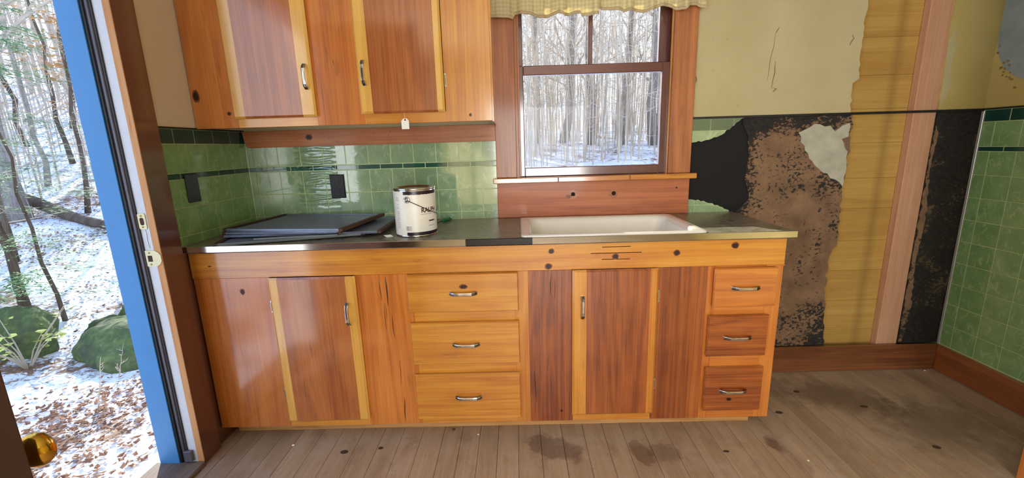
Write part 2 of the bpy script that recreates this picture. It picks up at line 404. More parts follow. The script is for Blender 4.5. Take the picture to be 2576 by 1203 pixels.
# back wall: core with the window opening, lining boards as parts
V, Fc = holed(XL-.15, XR+.1, -.25, ZCEIL, .07, .14, [(WX0, WX1, WZ0, WZ1)])
wb = mk('wall_back', V, Fc, M['ext']); tag(wb, 'back wall with green tile board, stripped boards and mouldy patches', 'wall', kind='structure')
box('wallboard', (XL, 0, 0), (-.02, .07, ZCEIL), M['cream'], wb, bev=0)
box('wallboard', (-.02, .03, 0), (1.03, .07, ZC-.02), M['cream'], wb, bev=0)
box('wallboard', (-.02, 0.0, ZC-.02), (WX1+.075, .07, WZ0-.002), M['cream'], wb, bev=0)
box('wallboard', (-.02, 0.0, WZ1), (.8, .07, ZCEIL), M['cream'], wb, bev=0)
edge = raggedline([(1.573, ZCEIL), (1.571, 1.785), (1.568, 1.58), (1.578, 1.456), (1.551, 1.438), (1.559, ZT)], .018, .006, 5)
cw = prism('cream_wallboard', [(.80, ZT), (.80, ZCEIL)]+edge, -.001, .028, M['cream'], wb)
rng = random.Random(8)
# torn paper lip along the ragged edge
lip = [(px-.006+rng.uniform(-.004, .004), pz) for px, pz in edge[1:-1]]
edge2 = raggedline([(1.963, ZT), (1.96, 1.45), (1.953, 1.62), (1.952, ZCEIL)], .02, .005, 11)
prism('yellowed_wallboard', edge2+[(XR, ZCEIL), (XR, ZT)], 0, .028, M['yellowed'], wb)
prism('peeled_paint', raggedline([(1.967, 1.32), (1.962, 1.45), (1.956, 1.6), (1.975, 1.66), (1.99, 1.58), (1.985, 1.50), (2.0, 1.43), (1.99, 1.37), (1.967, 1.32)], .012, .003, 13)[:-1], -.0012, .004, M['cream'], wb)
zj = [ZCEIL, 2.13, 1.965, 1.803, 1.641, 1.476, 1.325, 1.168, 1.0, .849, .686, .531, .369, .205, .05]
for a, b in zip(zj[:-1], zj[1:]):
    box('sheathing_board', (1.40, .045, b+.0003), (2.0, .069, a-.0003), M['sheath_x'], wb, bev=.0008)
box('stud', (1.858, .006, .02), (1.963, .0445, ZCEIL), M['stud_z'], wb, bev=.003)
hole = [(1.066, 1.299), (1.10, 1.21), (1.112, 1.12), (1.099, 1.018), (1.127, .922), (1.065, .855), (1.04, .6), (1.03, .14)]
right = raggedline([(1.582, .14), (1.553, .429), (1.549, .586), (1.582, .694), (1.583, .713), (1.569, .957), (1.58, 1.153), (1.574, 1.299)], .02, .007, 21)
prism('mouldy_board', raggedline(hole, .02, .006, 31)+right, .002, .03, M['mold'], wb)
box('tar_paper', (.80, .012, .80), (1.15, .028, 1.299), M['tar'], wb, bev=0)
prism('plaster_patch', raggedline([(1.331, 1.224), (1.40, 1.262), (1.475, 1.251), (1.50, 1.225), (1.53, 1.25), (1.562, 1.262), (1.566, 1.20), (1.535, 1.19), (1.571, 1.13), (1.575, 1.051), (1.568, .967), (1.53, 1.0), (1.465, 1.036), (1.41, 1.09), (1.37, 1.14), (1.331, 1.224)], .02, .006, 41)[:-1], -.001, .004, M['plaster'], wb)
box('mouldy_panel', (1.966, .004, .14), (XR, .03, 1.299), M['mold2'], wb, bev=0)
prism('torn_strip', raggedline([(1.966, .15), (1.966, 1.24), (1.985, 1.2), (1.975, 1.0), (1.995, .8), (1.985, .55), (2.0, .3), (1.985, .15), (1.966, .15)], .02, .006, 43)[:-1], .001, .005, M['mold'], wb)
box('black_moulding', (.826, -.005, ZT-.009), (XR, .004, ZT+.002), M['darkrail'], wb, bev=.001)
# cracks and dents in the cream board
def sliver(name, pts, wd, mat, parent, y=-.0016, y1=-.0008):
    n = len(pts); L, Rr = [], []
    for i, (a, b) in enumerate(pts):
        q = wd*.7*(math.sin(math.pi*(i+.35)/(n-.3))+.15)/2
        L.append((a-q, b)); Rr.append((a+q, b))
    return prism(name, L+Rr[::-1], y, y1, mat, parent)
M['gap'] = plain('paint_crack', S(120, 102, 64), .8, var=.2)
sliver('crack', raggedline([(1.18, 1.66), (1.175, 1.60), (1.165, 1.53), (1.16, 1.46)], .02, .003, 3), .003, M['gap'], wb)
sliver('crack', raggedline([(1.19, 1.545), (1.192, 1.50), (1.186, 1.46), (1.182, 1.425)], .015, .002, 4), .005, M['gap'], wb)
sliver('crack', raggedline([(1.192, 1.685), (1.178, 1.66)], .01, .002, 5), .006, M['gap'], wb)
sliver('crack', raggedline([(1.184, 1.43), (1.205, 1.425), (1.192, 1.41)], .012, .001, 9), .01, M['gap'], wb)
sliver('crack', [(.835, 1.49), (.838, 1.475), (.836, 1.46)], .007, M['gap'], wb)
sliver('crack', raggedline([(1.52, 1.645), (1.53, 1.63), (1.515, 1.60)], .01, .003, 6), .006, M['gap'], wb)

# green tiles: one mesh per kind, copies share it
tile_cache = {}
def tile(axis, u0, u1, z0, z1, at, mat, parent, into):
    key = (axis, round(u1-u0, 4), round(z1-z0, 4), mat, into)
    c = ((u0+u1)/2, (z0+z1)/2)
    loc = (c[0], at, c[1]) if axis == 'y' else (at, c[0], c[1])
    if key not in tile_cache:
        hu, hz, g = (u1-u0)/2-.0017, (z1-z0)/2-.0017, .0022*into
        if axis == 'y': V, Fc = boxdata((-hu, min(0, g), -hz), (hu, max(0, g), hz), .0008)
        else: V, Fc = boxdata((min(0, g), -hu, -hz), (max(0, g), hu, hz), .0008)
        me = bpy.data.meshes.new('tile'); me.from_pydata(V, [], Fc); me.materials.append(M[mat]); tile_cache[key] = me
    o = bpy.data.objects.new('tile', tile_cache[key]); link(o, parent, loc); return o
def tiles(axis, ulo, uhi, zlo, zhi, off, rows, at, into, parent, lm, dm):
    for z0, z1, kind in rows:
        a, b = max(z0, zlo), min(z1, zhi)
        if b-a < .006: continue
        o = off if kind == 'd' else off+T/2
        k = math.floor((ulo-o)/T)
        while o+k*T < uhi:
            p, q = max(o+k*T, ulo), min(o+(k+1)*T, uhi)
            if q-p > .006: tile(axis, p, q, a, b, at, dm if kind == 'd' else lm, parent, into)
            k += 1
rows = [(ZROW, ZT-.006, 'd'), (ZS1, ZROW, 'l'), (ZS0, ZS1, 'd')]+[(ZS0-(i+1)*T, ZS0-i*T, 'l') for i in range(10)]
tb = box('tile_board', (XL+.001, -.0035, ZC-.03), (-.085, -.0001, 1.30), M['grout'], wb, bev=0)
tiles('y', XL+.004, -.086, ZC, 1.30, -1.188, rows, -.0035, -1, tb, 'tile_wr', 'tiledark_wr')
# torn remnants of tile board right of the window
rem1 = [(.826, 1.299), (1.066, 1.299)]+raggedline([(1.066, 1.299), (1.014, 1.26), (.97, 1.225), (.889, 1.2), (.826, 1.192)], .012, .004, 51)[1:]
rem2 = [(.826, ZC), (1.031, ZC)]+raggedline([(1.031, ZC+.006), (.975, .893), (.918, .908), (.88, .922), (.826, .925)], .012, .004, 53)
for rem in (rem1, rem2):
    rb = prism('tile_board', rem, -.0035, -.0001, M['grout'], wb)
    for z0, z1, kind in rows:
        o = .807 if kind == 'd' else .753
        for k in range(4):
            P = clip(rem, o+k*T+.0012, o+(k+1)*T-.0012, z0+.0012, z1-.0012)
            if len(P) > 2: prism('tile', P, -.0055, -.0034, M['tiledark_wr' if kind == 'd' else 'tile_wr'], rb)
box('corner_trim', (XL, -.007, ZC), (XL+.007, -.0005, 1.226), M['alu'], wb, bev=.001)

# left wall with the doorway
V, Fc = holed(YF, .07, -.25, ZCEIL, XL-.145, XL, [(YH, YJ+.004, -.25, 2.02), (-3.65, -2.35, .9, 2.0)], 'x')
wl = mk('wall_left', V, Fc, M['tan']); tag(wl, 'left wall with the open doorway, tan plaster above dark green tile board', 'wall', kind='structure')
tbl = box('tile_board', (XL, -.512, ZC-.03), (XL+.0035, -.0005, ZT-.006), M['grout'], wl, bev=0)
tiles('x', -.511, -.004, ZC, 1.302, -.436, rows, XL+.0035, 1, tbl, 'tile', 'tiledark')
box('tile_edge_moulding', (XL, -.512, ZT-.006), (XL+.007, -.0005, ZT+.001), M['darkrail'], wl, bev=.001)
box('lower_panel', (XL, -.516, .001), (XL+.008, -.38, .834), M['brownpaint'], wl, bev=0)
# right wall
wr = box('wall_right', (XR, YF, -.25), (XR+.1, .07, ZCEIL), M['yellowed'], bev=0)
tag(wr, 'right wall of yellowed board over green square tile board', 'wall', kind='structure')
tbr = box('tile_board', (XR-.0035, -.762, .138), (XR, -.0005, ZT-.006), M['grout'], wr, bev=0)
rows_r = [(1.248, ZT-.006, 'd'), (1.137, 1.248, 'l'), (1.115, 1.137, 'd')]+[(1.115-(i+1)*T, 1.115-i*T, 'l') for i in range(10)]
tiles('x', -.76, -.012, .139, 1.302, -.012, rows_r, XR-.0035, -1, tbr, 'tile', 'tiledark')
box('corner_trim', (XR-.010, -.013, .138), (XR-.0036, -.0006, ZT-.01), M['alu'], wr, bev=.001)
box('black_moulding', (XR-.007, -.762, ZT-.006), (XR-.0005, -.006, ZT+.002), M['darkrail'], wr, bev=.001)
arc = [(-.004, ZCEIL-.25), (-.004, 1.62)]
for i in range(13):
    a = i/12*math.pi/2; arc.append((-.004-.20*(1-math.cos(a)), 1.62-.215*math.sin(a)))
arc += [(-.75, 1.39), (-.75, ZCEIL-.25)]
prism('bare_patch', arc, XR-.003, XR+.001, M['greypatch'], wr, axis='x')
mr = random.Random(17)
M['mildew'] = plain('mildew_spot', S(136, 112, 66), .9, var=.4)
for i in range(16):
    a = mr.uniform(.1, 1.2); y = -.004-.20*(1-math.cos(a))-mr.uniform(-.01, .03); z = 1.62-.215*math.sin(a)-mr.uniform(.002, .05); q = mr.uniform(.002, .007)
    prism('mildew_spot', [(y+q*mr.uniform(.6, 1.2)*math.cos(b*1.05), z+q*mr.uniform(.6, 1.2)*math.sin(b*1.05)) for b in range(6)], XR-.0042, XR-.0028, M['mildew'], wr, axis='x')
# wall behind the camera
V, Fc = holed(XL-.15, XR+.1, -.25, ZCEIL, YF-.1, YF, [(-.28, 1.0, .5, 1.75)])
wf = mk('wall_front', V, Fc, M['cream']); tag(wf, 'cream wall behind the viewer with an added window opening', 'wall', kind='structure')
# stub of partition at the lower right with its stained end board
ps = box('wall_partition', (1.761, -.885, 0), (XR-.004, -.78, ZCEIL-.002), M['yellowed'], bev=0); tag(ps, 'short partition wall at the lower right edge', 'wall', kind='structure')
tp = box('trim_1', (1.739, -.90, 0.001), (1.76, -.764, 2.1), M['amber_z'], bev=.002); tag(tp, 'orange stained end board at the lower right edge of the view', 'trim', kind='structure')

# baseboards
o = box('baseboard_back', (1.028, -.021, .001), (XR-.022, -.0062, .142), M['base_x'], bev=.003); tag(o, 'brown baseboard under the mouldy stripped wall', 'baseboard', kind='structure')
o = box('baseboard_right', (XR-.021, -.762, .001), (XR-.0062, -.0065, .137), M['base_y'], bev=.003); tag(o, 'brown baseboard under the green tiled right wall', 'baseboard', kind='structure')

# ------------------------------------------------------------------ doorway
XC = XL+.022
o = box('trim_2', (XL+.0005, YJ-.002, .002), (XC, -.516, 2.10), M['brownpaint'], bev=.002); tag(o, 'brown door casing between doorway and green tiles', 'door casing', kind='structure')
dj = empty('door_jamb', (XL-.07, YJ, 0)); tag(dj, 'blue, black and white door jamb of the open doorway', 'door jamb', kind='structure')
box('jamb_edge', (XL-.002, YJ-.0035, .012), (XC, YJ-.0005, 2.02), M['jambedge'], dj, bev=.0005)
box('white_jamb', (XL-.034, YJ-.003, .012), (XL-.002, YJ+.0035, 2.02), M['white'], dj, bev=.0005)
box('blue_stop', (XL-.146, YJ-.014, .0), (XL-.068, YJ+.0035, 2.02), M['blue'], dj, bev=.001)
box('weatherstrip', (XL-.068, YJ-.008, .012), (XL-.034, YJ+.0035, 2.02), M['rubber'], dj, bev=.001)
for xx in (XL-.060, XL-.045):
    V, Fc = tubedata([(xx, YJ-.009, .013), (xx, YJ-.009, 2.02)], .004, 8); mk('seal_bead', V, Fc, M['rubber2' if xx > XL-.05 else 'rubber'], dj, smooth=True)
box('corner_pad', (XL-.045, YJ-.018, .022), (XL-.014, YJ-.0035, .068), M['plasticpad'], dj, bev=.002)
box('hinge_jamb', (XL-.146, YH+.0005, .0), (XL-.002, YH+.012, 2.02), M['white'], dj, bev=.001)
box('head_jamb', (XL-.146, YH, 2.005), (XL-.002, YJ, 2.02), M['white'], dj, bev=.001)
sliver_pts = [(XL-.018, .97), (XL-.015, .94), (XL-.0165, .91), (XL-.014, .885)]
V, Fc = prismdata([(a-.0007, b) for a, b in sliver_pts]+[(a+.0007, b) for a, b in sliver_pts[::-1]], YJ-.0034, YJ-.0029); mk('crack', V, Fc, M['gap'], dj)
o = box('trim_3', (XL-.17, YH, -.02), (XL+.03, YJ-.003, .016), M['thresh'], bev=.006); tag(o, 'worn dark wooden threshold in the open doorway', 'threshold', kind='structure')
# strike plates
def strike(label, z, h, lipped):
    s = empty('strike_plate', (XL-.018, YJ-.004, z)); tag(s, label, 'strike plate')
    x0, x1 = XL-.034, (XL+.001 if lipped else XL-.007)
    if lipped:
        poly = [(x0, z-h/2), (x1, z-h/2), (x1+.012, z-h/2+.008), (x1+.019, z-h*.18), (x1+.019, z+h*.18), (x1+.012, z+h/2-.008), (x1, z+h/2), (x0, z+h/2)]
    else:
        poly = [(x0+.003, z-h/2), (x1-.003, z-h/2), (x1, z-h/2+.004), (x1, z+h/2-.004), (x1-.003, z+h/2), (x0+.003, z+h/2), (x0, z+h/2-.004), (x0, z-h/2+.004)]
    prism('plate', poly, YJ-.0062, YJ-.0036, M['palebrass'], s)
    hx = (x0+min(x1, XL-.004))/2; hw = .008
    if lipped: box('latch_hole', (hx-hw, YJ-.0068, z-.011), (hx+hw, YJ-.006, z+.011), M['cut'], s, bev=.0003)
    else: prism('bolt_hole', [(hx+hw*.9*math.cos(a*math.pi/8), z+(.006 if math.sin(a*math.pi/8) > 0 else -.006)+.0075*math.sin(a*math.pi/8)) for a in range(16)], YJ-.0068, YJ-.006, M['cut'], s)
    for sg in (-1, 1):
        V, Fc = lathedata([(.0032, 0), (.0030, -.0012), (0, -.0016)], 12, (hx, YJ-.0062, z+sg*h*.36), 'y'); mk('screw', V, Fc, M['brass'], s, smooth=True)
strike('small pale oblong strike plate with rounded bolt hole, upper one on jamb', .981, .055, False)
strike('pale strike plate with curved lip and square latch hole, lower on jamb', .847, .058, True)
# open door (only its free edge and knob show)
dS = Vector((-.631, -1.61, 0)); hinge = Vector((XL+.012, YH-.006, 0))
dd = (dS-hinge); dlen = dd.length; ang = math.atan2(dd.y, dd.x)
door = empty('door_1', (hinge.x, hinge.y, .02)); tag(door, 'brown door, coloured dark as if backlit, standing open at the left edge of view', 'door', kind='structure')
door.rotation_euler = (0, 0, ang)
def lbox(name, lo, hi, mat, parent, bev=.002):
    V, Fc = boxdata(lo, hi, bev); return mk(name, V, Fc, mat, parent, local=True)
M['backlitdoor'] = wood('backlit_brown_door', S(44, 24, 18), S(60, 34, 25), S(74, 44, 32), 'z', rough=.5, coat=.02, fleck=.05)  # darker than the casing: the door's backlit shade is put into its colour
lbox('slab', (0, -.044, 0), (dlen, 0, 1.98), M['backlitdoor'], door)
prof = [(.0, .056), (.014, .0555), (.022, .050), (.0255, .042), (.0245, .033), (.018, .026), (.0125, .020), (.0125, .008), (.026, .006), (.028, 0)]
for sg in (1, -1):
    V, Fc = lathedata([(a, (b if sg > 0 else -b)) for a, b in prof], 32, (dlen-.07, 0 if sg > 0 else -.044, .78), 'y')
    mk('knob', V, Fc, M['brass'], door, smooth=True, local=True)

# ------------------------------------------------------------------ window
def pane_mat():
    t = NT('window_glass'); t.t.nodes.remove(t.p)
    tr = t.n('ShaderNodeBsdfTransparent'); gl = t.n('ShaderNodeBsdfGlossy'); gl.inputs['Roughness'].default_value = .02
    fr = t.n('ShaderNodeFresnel'); fr.inputs[0].default_value = 1.45
    mx = t.n('ShaderNodeMixShader'); t.put(mx.inputs[0], t.math('MULTIPLY', fr.outputs[0], .15)); t.put(mx.inputs[1], tr.outputs[0]); t.put(mx.inputs[2], gl.outputs[0])
    t.put(t.out.inputs[0], mx.outputs[0]); return t.m
M['glass'] = pane_mat()
win = empty('window_1', ((WX0+WX1)/2, .05, WZ0)); tag(win, 'double-hung window with dark red sashes over the sink', 'window', kind='structure')
def sash(y0, y1, x0, x1, z0, z1, gx0, gx1, gz0, gz1, muntin=None):
    s = box('stile', (x0, y0, z0), (gx0, y1, z1), M['sash_z'], win, .003)
    box('stile', (gx1, y0, z0), (x1, y1, z1), M['sash_z'], win, .003)
    box('rail', (gx0, y0, z0), (gx1, y1, gz0), M['sash_x'], win, .003); box('rail', (gx0, y0, gz1), (gx1, y1, z1), M['sash_x'], win, .003)
    if muntin: box('muntin', (muntin-.010, y0+.004, gz0), (muntin+.010, y1-.004, gz1), M['sash_z'], win, .003)
    g = [gx0]+([muntin-.0102, muntin+.0102] if muntin else [])+[gx1]
    for a, b in zip(g[::2], g[1::2]): box('pane', (a-.003, (y0+y1)/2-.0015, gz0-.003), (b+.003, (y0+y1)/2+.0015, gz1+.003), M['glass'], win, 0)
sash(.016, .046, WX0+.012, WX1-.006, WZ0+.009, 1.560, .046, .687, 1.096, 1.518)
sash(.050, .080, WX0+.012, WX1-.006, 1.535, WZ1-.01, .045, .677, 1.562, WZ1-.05, .361)
for a, b in ((WX0, WX0+.012), (WX1-.006, WX1)): box('jamb', (a, -.001, WZ0), (b, .14, WZ1), M['trim_z'], win, 0)
box('stop_bead', (WX0+.012, -.0, WZ0+.008), (WX0+.022, .0155, WZ1), M['trim_z'], win, .002); box('stop_bead', (WX1-.018, -.0, WZ0+.008), (WX1-.006, .0155, WZ1), M['pine_z'], win, .002)  # right bead gets the yellower pine, painting in the sunlight on that side
box('head', (WX0, -.001, WZ1-.01), (WX1, .14, WZ1), M['trim_x'], win, 0)
box('outer_sill', (WX0, .081, WZ0-.0), (WX1, .19, WZ0+.02), M['ext'], win, .003)
o = box('trim_4', (-.092, -.021, 1.054), (.0055, -.0062, 1.98), M['trim_z'], bev=.002); tag(o, 'brown window casing board left of the window', 'window casing', kind='structure')
o = box('trim_5', (.722, -.021, 1.054), (.826, -.0022, 1.98), M['trim_z'], bev=.002); tag(o, 'brown window casing board right of the window', 'window casing', kind='structure')
o = box('trim_6', (.006, -.021, 1.88), (.7215, -.002, 1.98), M['trim_x'], bev=.002); tag(o, 'brown window head casing hidden above the valance', 'window casing', kind='structure')
st = box('trim_7', (-.107, -.055, 1.029), (.846, .0155, 1.0535), M['pine_x'], bev=.003); tag(st, 'narrow wooden window stool with a notched front edge', 'window sill', kind='structure')
for xx in (.195, .53): box('notch', (xx, -.0556, 1.031), (xx+.006, -.0545, 1.052), M['knotring'], st, 0)
ap = box('trim_8', (-.091, -.021, .8605), (.826, -.0062, 1.0288), wood('pink_stained_apron', S(146, 76, 40), S(180, 104, 62), S(196, 122, 78), 'x', rough=.5, fleck=.05, coat=.02), bev=.002)
tag(ap, 'reddish pine apron board with two pipe holes under the window', 'apron board', kind='structure')
def disc(name, x, y, z, rx, rz, mat, parent, th=.0007, n=16, seed=0):
    rr = random.Random(seed); return prism(name, [(x+rx*(1+rr.uniform(-.12, .12))*math.cos(2*math.pi*i/n), z+rz*(1+rr.uniform(-.12, .12))*math.sin(2*math.pi*i/n)) for i in range(n)], y-th, y+.0002, mat, parent)
for i, xx in enumerate((.271, .465)):
    disc('pipe_ring', xx, -.0212, .966, .023, .022, M['trim_x'], ap, .0006, seed=i); disc('pipe_hole', xx+.001, -.0218, .967, .010, .010, M['slot'], ap, .0006, 20, seed=i+4)
disc('knot', .252, -.0216, .958, .014, .009, M['knotring'], ap, .0004, seed=9)
disc('knot', .765, -.0212, .985, .0045, .0045, M['knot'], ap, seed=10)
# windows added behind the camera to hold the fill lights
wn = empty('added_window_front', (.36, YF-.05, .5)); tag(wn, 'white framed window added in the wall behind the viewer for fill light', 'window', kind='structure')
V, Fc = holed(-.28, 1.0, .5, 1.75, YF-.07, YF-.03, [(-.23, .34, .55, 1.7), (.38, .95, .55, 1.7)]); mk('frame', V, Fc, M['white'], wn)
box('pane', (-.23, YF-.052, .55), (.95, YF-.048, 1.7), M['glass'], wn, 0)

wn = empty('added_window_left', (XL-.08, -3.0, .9)); tag(wn, 'white framed window added in the left wall behind the viewer for fill light', 'window', kind='structure')
V, Fc = holed(-3.65, -2.35, .9, 2.0, XL-.10, XL-.06, [(-3.6, -3.02, .95, 1.95), (-2.98, -2.4, .95, 1.95)], 'x'); mk('frame', V, Fc, M['white'], wn)
box('pane', (XL-.082, -3.6, .95), (XL-.078, -2.4, 1.95), M['glass'], wn, 0)

# valance
def cloth():
    t = NT('cream_checked_cotton'); v = t.vec('Object'); X, Y, Z = sepxyz(t, v)
    cx = t.math('GREATER_THAN', t.math('FRACT', t.math('MULTIPLY', X, 62)), .5); cz = t.math('GREATER_THAN', t.math('FRACT', t.math('MULTIPLY', Z, 62)), .5)
    f = t.math('ADD', t.math('MULTIPLY', cx, .5), t.math('MULTIPLY', cz, .5)); f = t.math('ADD', t.math('MULTIPLY', f, .7), t.math('MULTIPLY', t.noise(v, 12, 3), .3))
    c = t.ramp(f, [(.1, S(240, 232, 194)), (.9, S(222, 210, 162))]); t.base(c, .9)
    tl = t.n('ShaderNodeBsdfTranslucent'); t.put(tl.inputs[0], c); mx = t.n('ShaderNodeMixShader'); mx.inputs[0].default_value = .45
    t.put(mx.inputs[1], t.p.outputs[0]); t.put(mx.inputs[2], tl.outputs[0]); t.put(t.out.inputs[0], mx.outputs[0]); return t.m
M['cloth'] = cloth(); M['hem'] = plain('stitched_hem', S(190, 172, 134), .9)
hemz = [(-.097, 1.752), (-.06, 1.746), (.004, 1.744), (.014, 1.764), (.06, 1.755), (.091, 1.750), (.126, 1.739), (.165, 1.747), (.204, 1.755), (.229, 1.743), (.265, 1.752), (.299, 1.757), (.305, 1.743), (.376, 1.744), (.38, 1.770), (.43, 1.765), (.479, 1.758), (.485, 1.752), (.53, 1.757), (.591, 1.750), (.642, 1.771), (.676, 1.771), (.746, 1.751), (.765, 1.769), (.80, 1.772), (.838, 1.757)]
def hz(x):
    for (a, b), (c, d) in zip(hemz, hemz[1:]):
        if a <= x <= c: return b+(d-b)*(x-a)/(c-a)
    return hemz[-1][1]
vl = empty('window_valance', (.37, -.055, 1.75)); tag(vl, 'cream checked cotton valance hanging over the window top', 'curtain')
NX, NZ = 240, 14; V, Fc = [], []
def fold(x, t): return -.058+(.012*math.sin(x*46+1.1)+.008*math.sin(x*81+.4)+.005*math.sin(x*133))*(.25+.75*t)
for s in (0, 1):
    for j in range(NZ+1):
        for i in range(NX+1):
            x = -.097+.935*i/NX; t = 1-j/NZ; zb = hz(x); z = zb+.012+(1.93-zb-.012)*(1-t); V.append((x, fold(x, t)+s*.0012, z))
n1 = (NX+1)*(NZ+1)
for s in (0, 1):
    for j in range(NZ):
        for i in range(NX):
            a = s*n1+j*(NX+1)+i; Fc.append([a, a+1, a+NX+2, a+NX+1])
mk('fabric', V, Fc, M['cloth'], vl, smooth=True)
V, Fc = [], []
for i in range(NX+1):
    x = -.097+.935*i/NX; zb = hz(x); y = fold(x, 1)
    V += [(x, y-.001, zb), (x, y-.001, zb+.0125), (x, y+.0024, zb+.0125), (x, y+.0024, zb)]
for i in range(NX):
    for k in range(4): Fc.append([i*4+k, i*4+(k+1) % 4, (i+1)*4+(k+1) % 4, (i+1)*4+k])
mk('hem', V, Fc, M['hem'], vl, smooth=True)
V, Fc = tubedata([(-.10, -.052, 1.925), (.84, -.052, 1.925)], .006, 10); mk('rod', V, Fc, M['palebrass'], vl, smooth=True)

# ------------------------------------------------------------------ chrome pulls and hinges
def pull_mesh():
    prof = [(-.056, 0), (-.055, .006), (-.046, .015), (-.034, .021), (-.018, .0225), (.018, .0225), (.034, .021), (.046, .015), (.055, .006), (.056, 0)]
    V, Fc, idx = [], [], []
    hw = [.0050, .0062, .0064, .0060, .0055, .0055, .0060, .0064, .0062, .0050]; th = .0042
    n = len(prof)
    for i, (u, h) in enumerate(prof):
        a, b = prof[max(i-1, 0)], prof[min(i+1, n-1)]; d = Vector((b[0]-a[0], b[1]-a[1])).normalized(); nx, ny = -d.y, d.x
        if i in (0, n-1): nx, ny = (-1 if i == 0 else 1), 0
        q = hw[i]
        for s, o in ((-1, .25), (-.62, 0), (-.55, .30), (-.2, .30), (-.13, 0), (.13, 0), (.2, .30), (.55, .30), (.62, 0), (1, .25)):
            V.append((u+nx*th*(0-o), s*q, h+ny*th*(0-o)))
        V.append((u-nx*th, q, h-ny*th)); V.append((u-nx*th, -q, h-ny*th))
    k = 12
    for i in range(n-1):
        for j in range(k):
            Fc.append([i*k+j, i*k+(j+1) % k, (i+1)*k+(j+1) % k, (i+1)*k+j]); idx.append(1 if (i in (1, 2, n-4, n-3) and j in (2, 6, 9, 10, 11)) or (i in (1, n-3) and j in (1, 7)) else 0)
    Fc += [list(range(k)), [(n-1)*k+j for j in range(k)]]; idx += [0, 0]
    me = bpy.data.meshes.new('pull'); me.from_pydata(V, [], Fc); me.materials.append(M['chrome']); me.materials.append(M['darkchrome'])
    me.polygons.foreach_set('material_index', idx)
    bm = bmesh.new(); bm.from_mesh(me); bmesh.ops.recalc_face_normals(bm, faces=bm.faces); bm.to_mesh(me); bm.free(); return me
PULL = pull_mesh()
def pull(parent, x, y, z, vertical, L=.112):
    o = bpy.data.objects.new('handle', PULL); link(o, parent, (x, y, z)); s = L/.112
    # local x = length, local z = out of the face (-y world)
    R3 = Matrix(((0, 1, 0), (0, 0, -1), (1, 0, 0))) if vertical else Matrix(((1, 0, 0), (0, 0, -1), (0, 1, 0)))
    o.rotation_mode = 'QUATERNION'
    if R3.determinant() < 0: R3 = R3 @ Matrix(((1, 0, 0), (0, -1, 0), (0, 0, 1)))
    o.rotation_quaternion = R3.to_quaternion(); o.scale = (s, 1, 1); return o
def hinge_plate(parent, x, y, z):
    poly = [(x+.0045*math.cos(a*math.pi/8), z+(.021 if a <= 8 else -.021)+.0045*math.sin(a*math.pi/8)) for a in range(17)]
    V1 = prismdata(poly, y-.0018, y); V2 = tubedata([(x, y-.0015, z-.018), (x, y-.0015, z+.018)], .0026, 8)
    mk('hinge', *join([V1, V2]), M['chrome'], parent)
def knot(parent, x, y, z, rx, rz, seed, ring=True):
    if ring: disc('knot_ring', x, y, z, rx*1.45, rz*1.4, M['knotring'], parent, .0003, seed=seed)
    disc('knot', x, y-.0003, z, rx, rz, M['knot'], parent, .0003, seed=seed+1)
def crack(parent, x, z0, z1, wd, y, seed):
    rr = random.Random(seed); n = 8; pts = [(x+rr.uniform(-.0006, .0006)+.0015*math.sin(i*.5+seed), z0+(z1-z0)*i/n) for i in range(n+1)]
    wd *= .6
    return sliver('split', pts, wd, M['crack'], parent, y-.0005, y+.0002)
def cab_door(parent, x0, x1, z0, z1, yf, cuts, mats, hx, hz_, hinges, hxh):
    d = empty('door', ((x0+x1)/2, yf-.009, (z0+z1)/2)); d.parent = parent; d.location = PW[d.name]-PW[parent.name]
    xs = [x0]+cuts+[x1]; n = len(xs)-1; t0, lip, ch = yf-.0205, .0005, .008
    for i in range(n):
        a, b = xs[i], xs[i+1]; ca = ch if i == 0 else 0; cb = ch if i == n-1 else 0
        fr = [(a+ca, t0, z0+ch), (b-cb, t0, z0+ch), (b-cb, t0, z1-ch), (a+ca, t0, z1-ch)]
        mid = [(a, t0+.007, z0), (b, t0+.007, z0), (b, t0+.007, z1), (a, t0+.007, z1)]
        qa, qb = (.004 if i == 0 else 0), (.004 if i == n-1 else 0); bk = [(a+qa, yf-.0008, z0+.004), (b-qb, yf-.0008, z0+.004), (b-qb, yf-.0008, z1-.004), (a+qa, yf-.0008, z1-.004)]
        V = fr+mid+bk; Fc = [[0, 1, 2, 3], [11, 10, 9, 8]]
        for k in range(4):
            Fc.append([k, (k+1) % 4, 4+(k+1) % 4, 4+k]); Fc.append([4+k, 4+(k+1) % 4, 8+(k+1) % 4, 8+k])
        mk('board', V, Fc, M[mats[i]], d)
    pull(d, hx, t0, hz_, True, .098)
    for z in hinges: hinge_plate(d, hxh, yf-.0005, z)
    return d
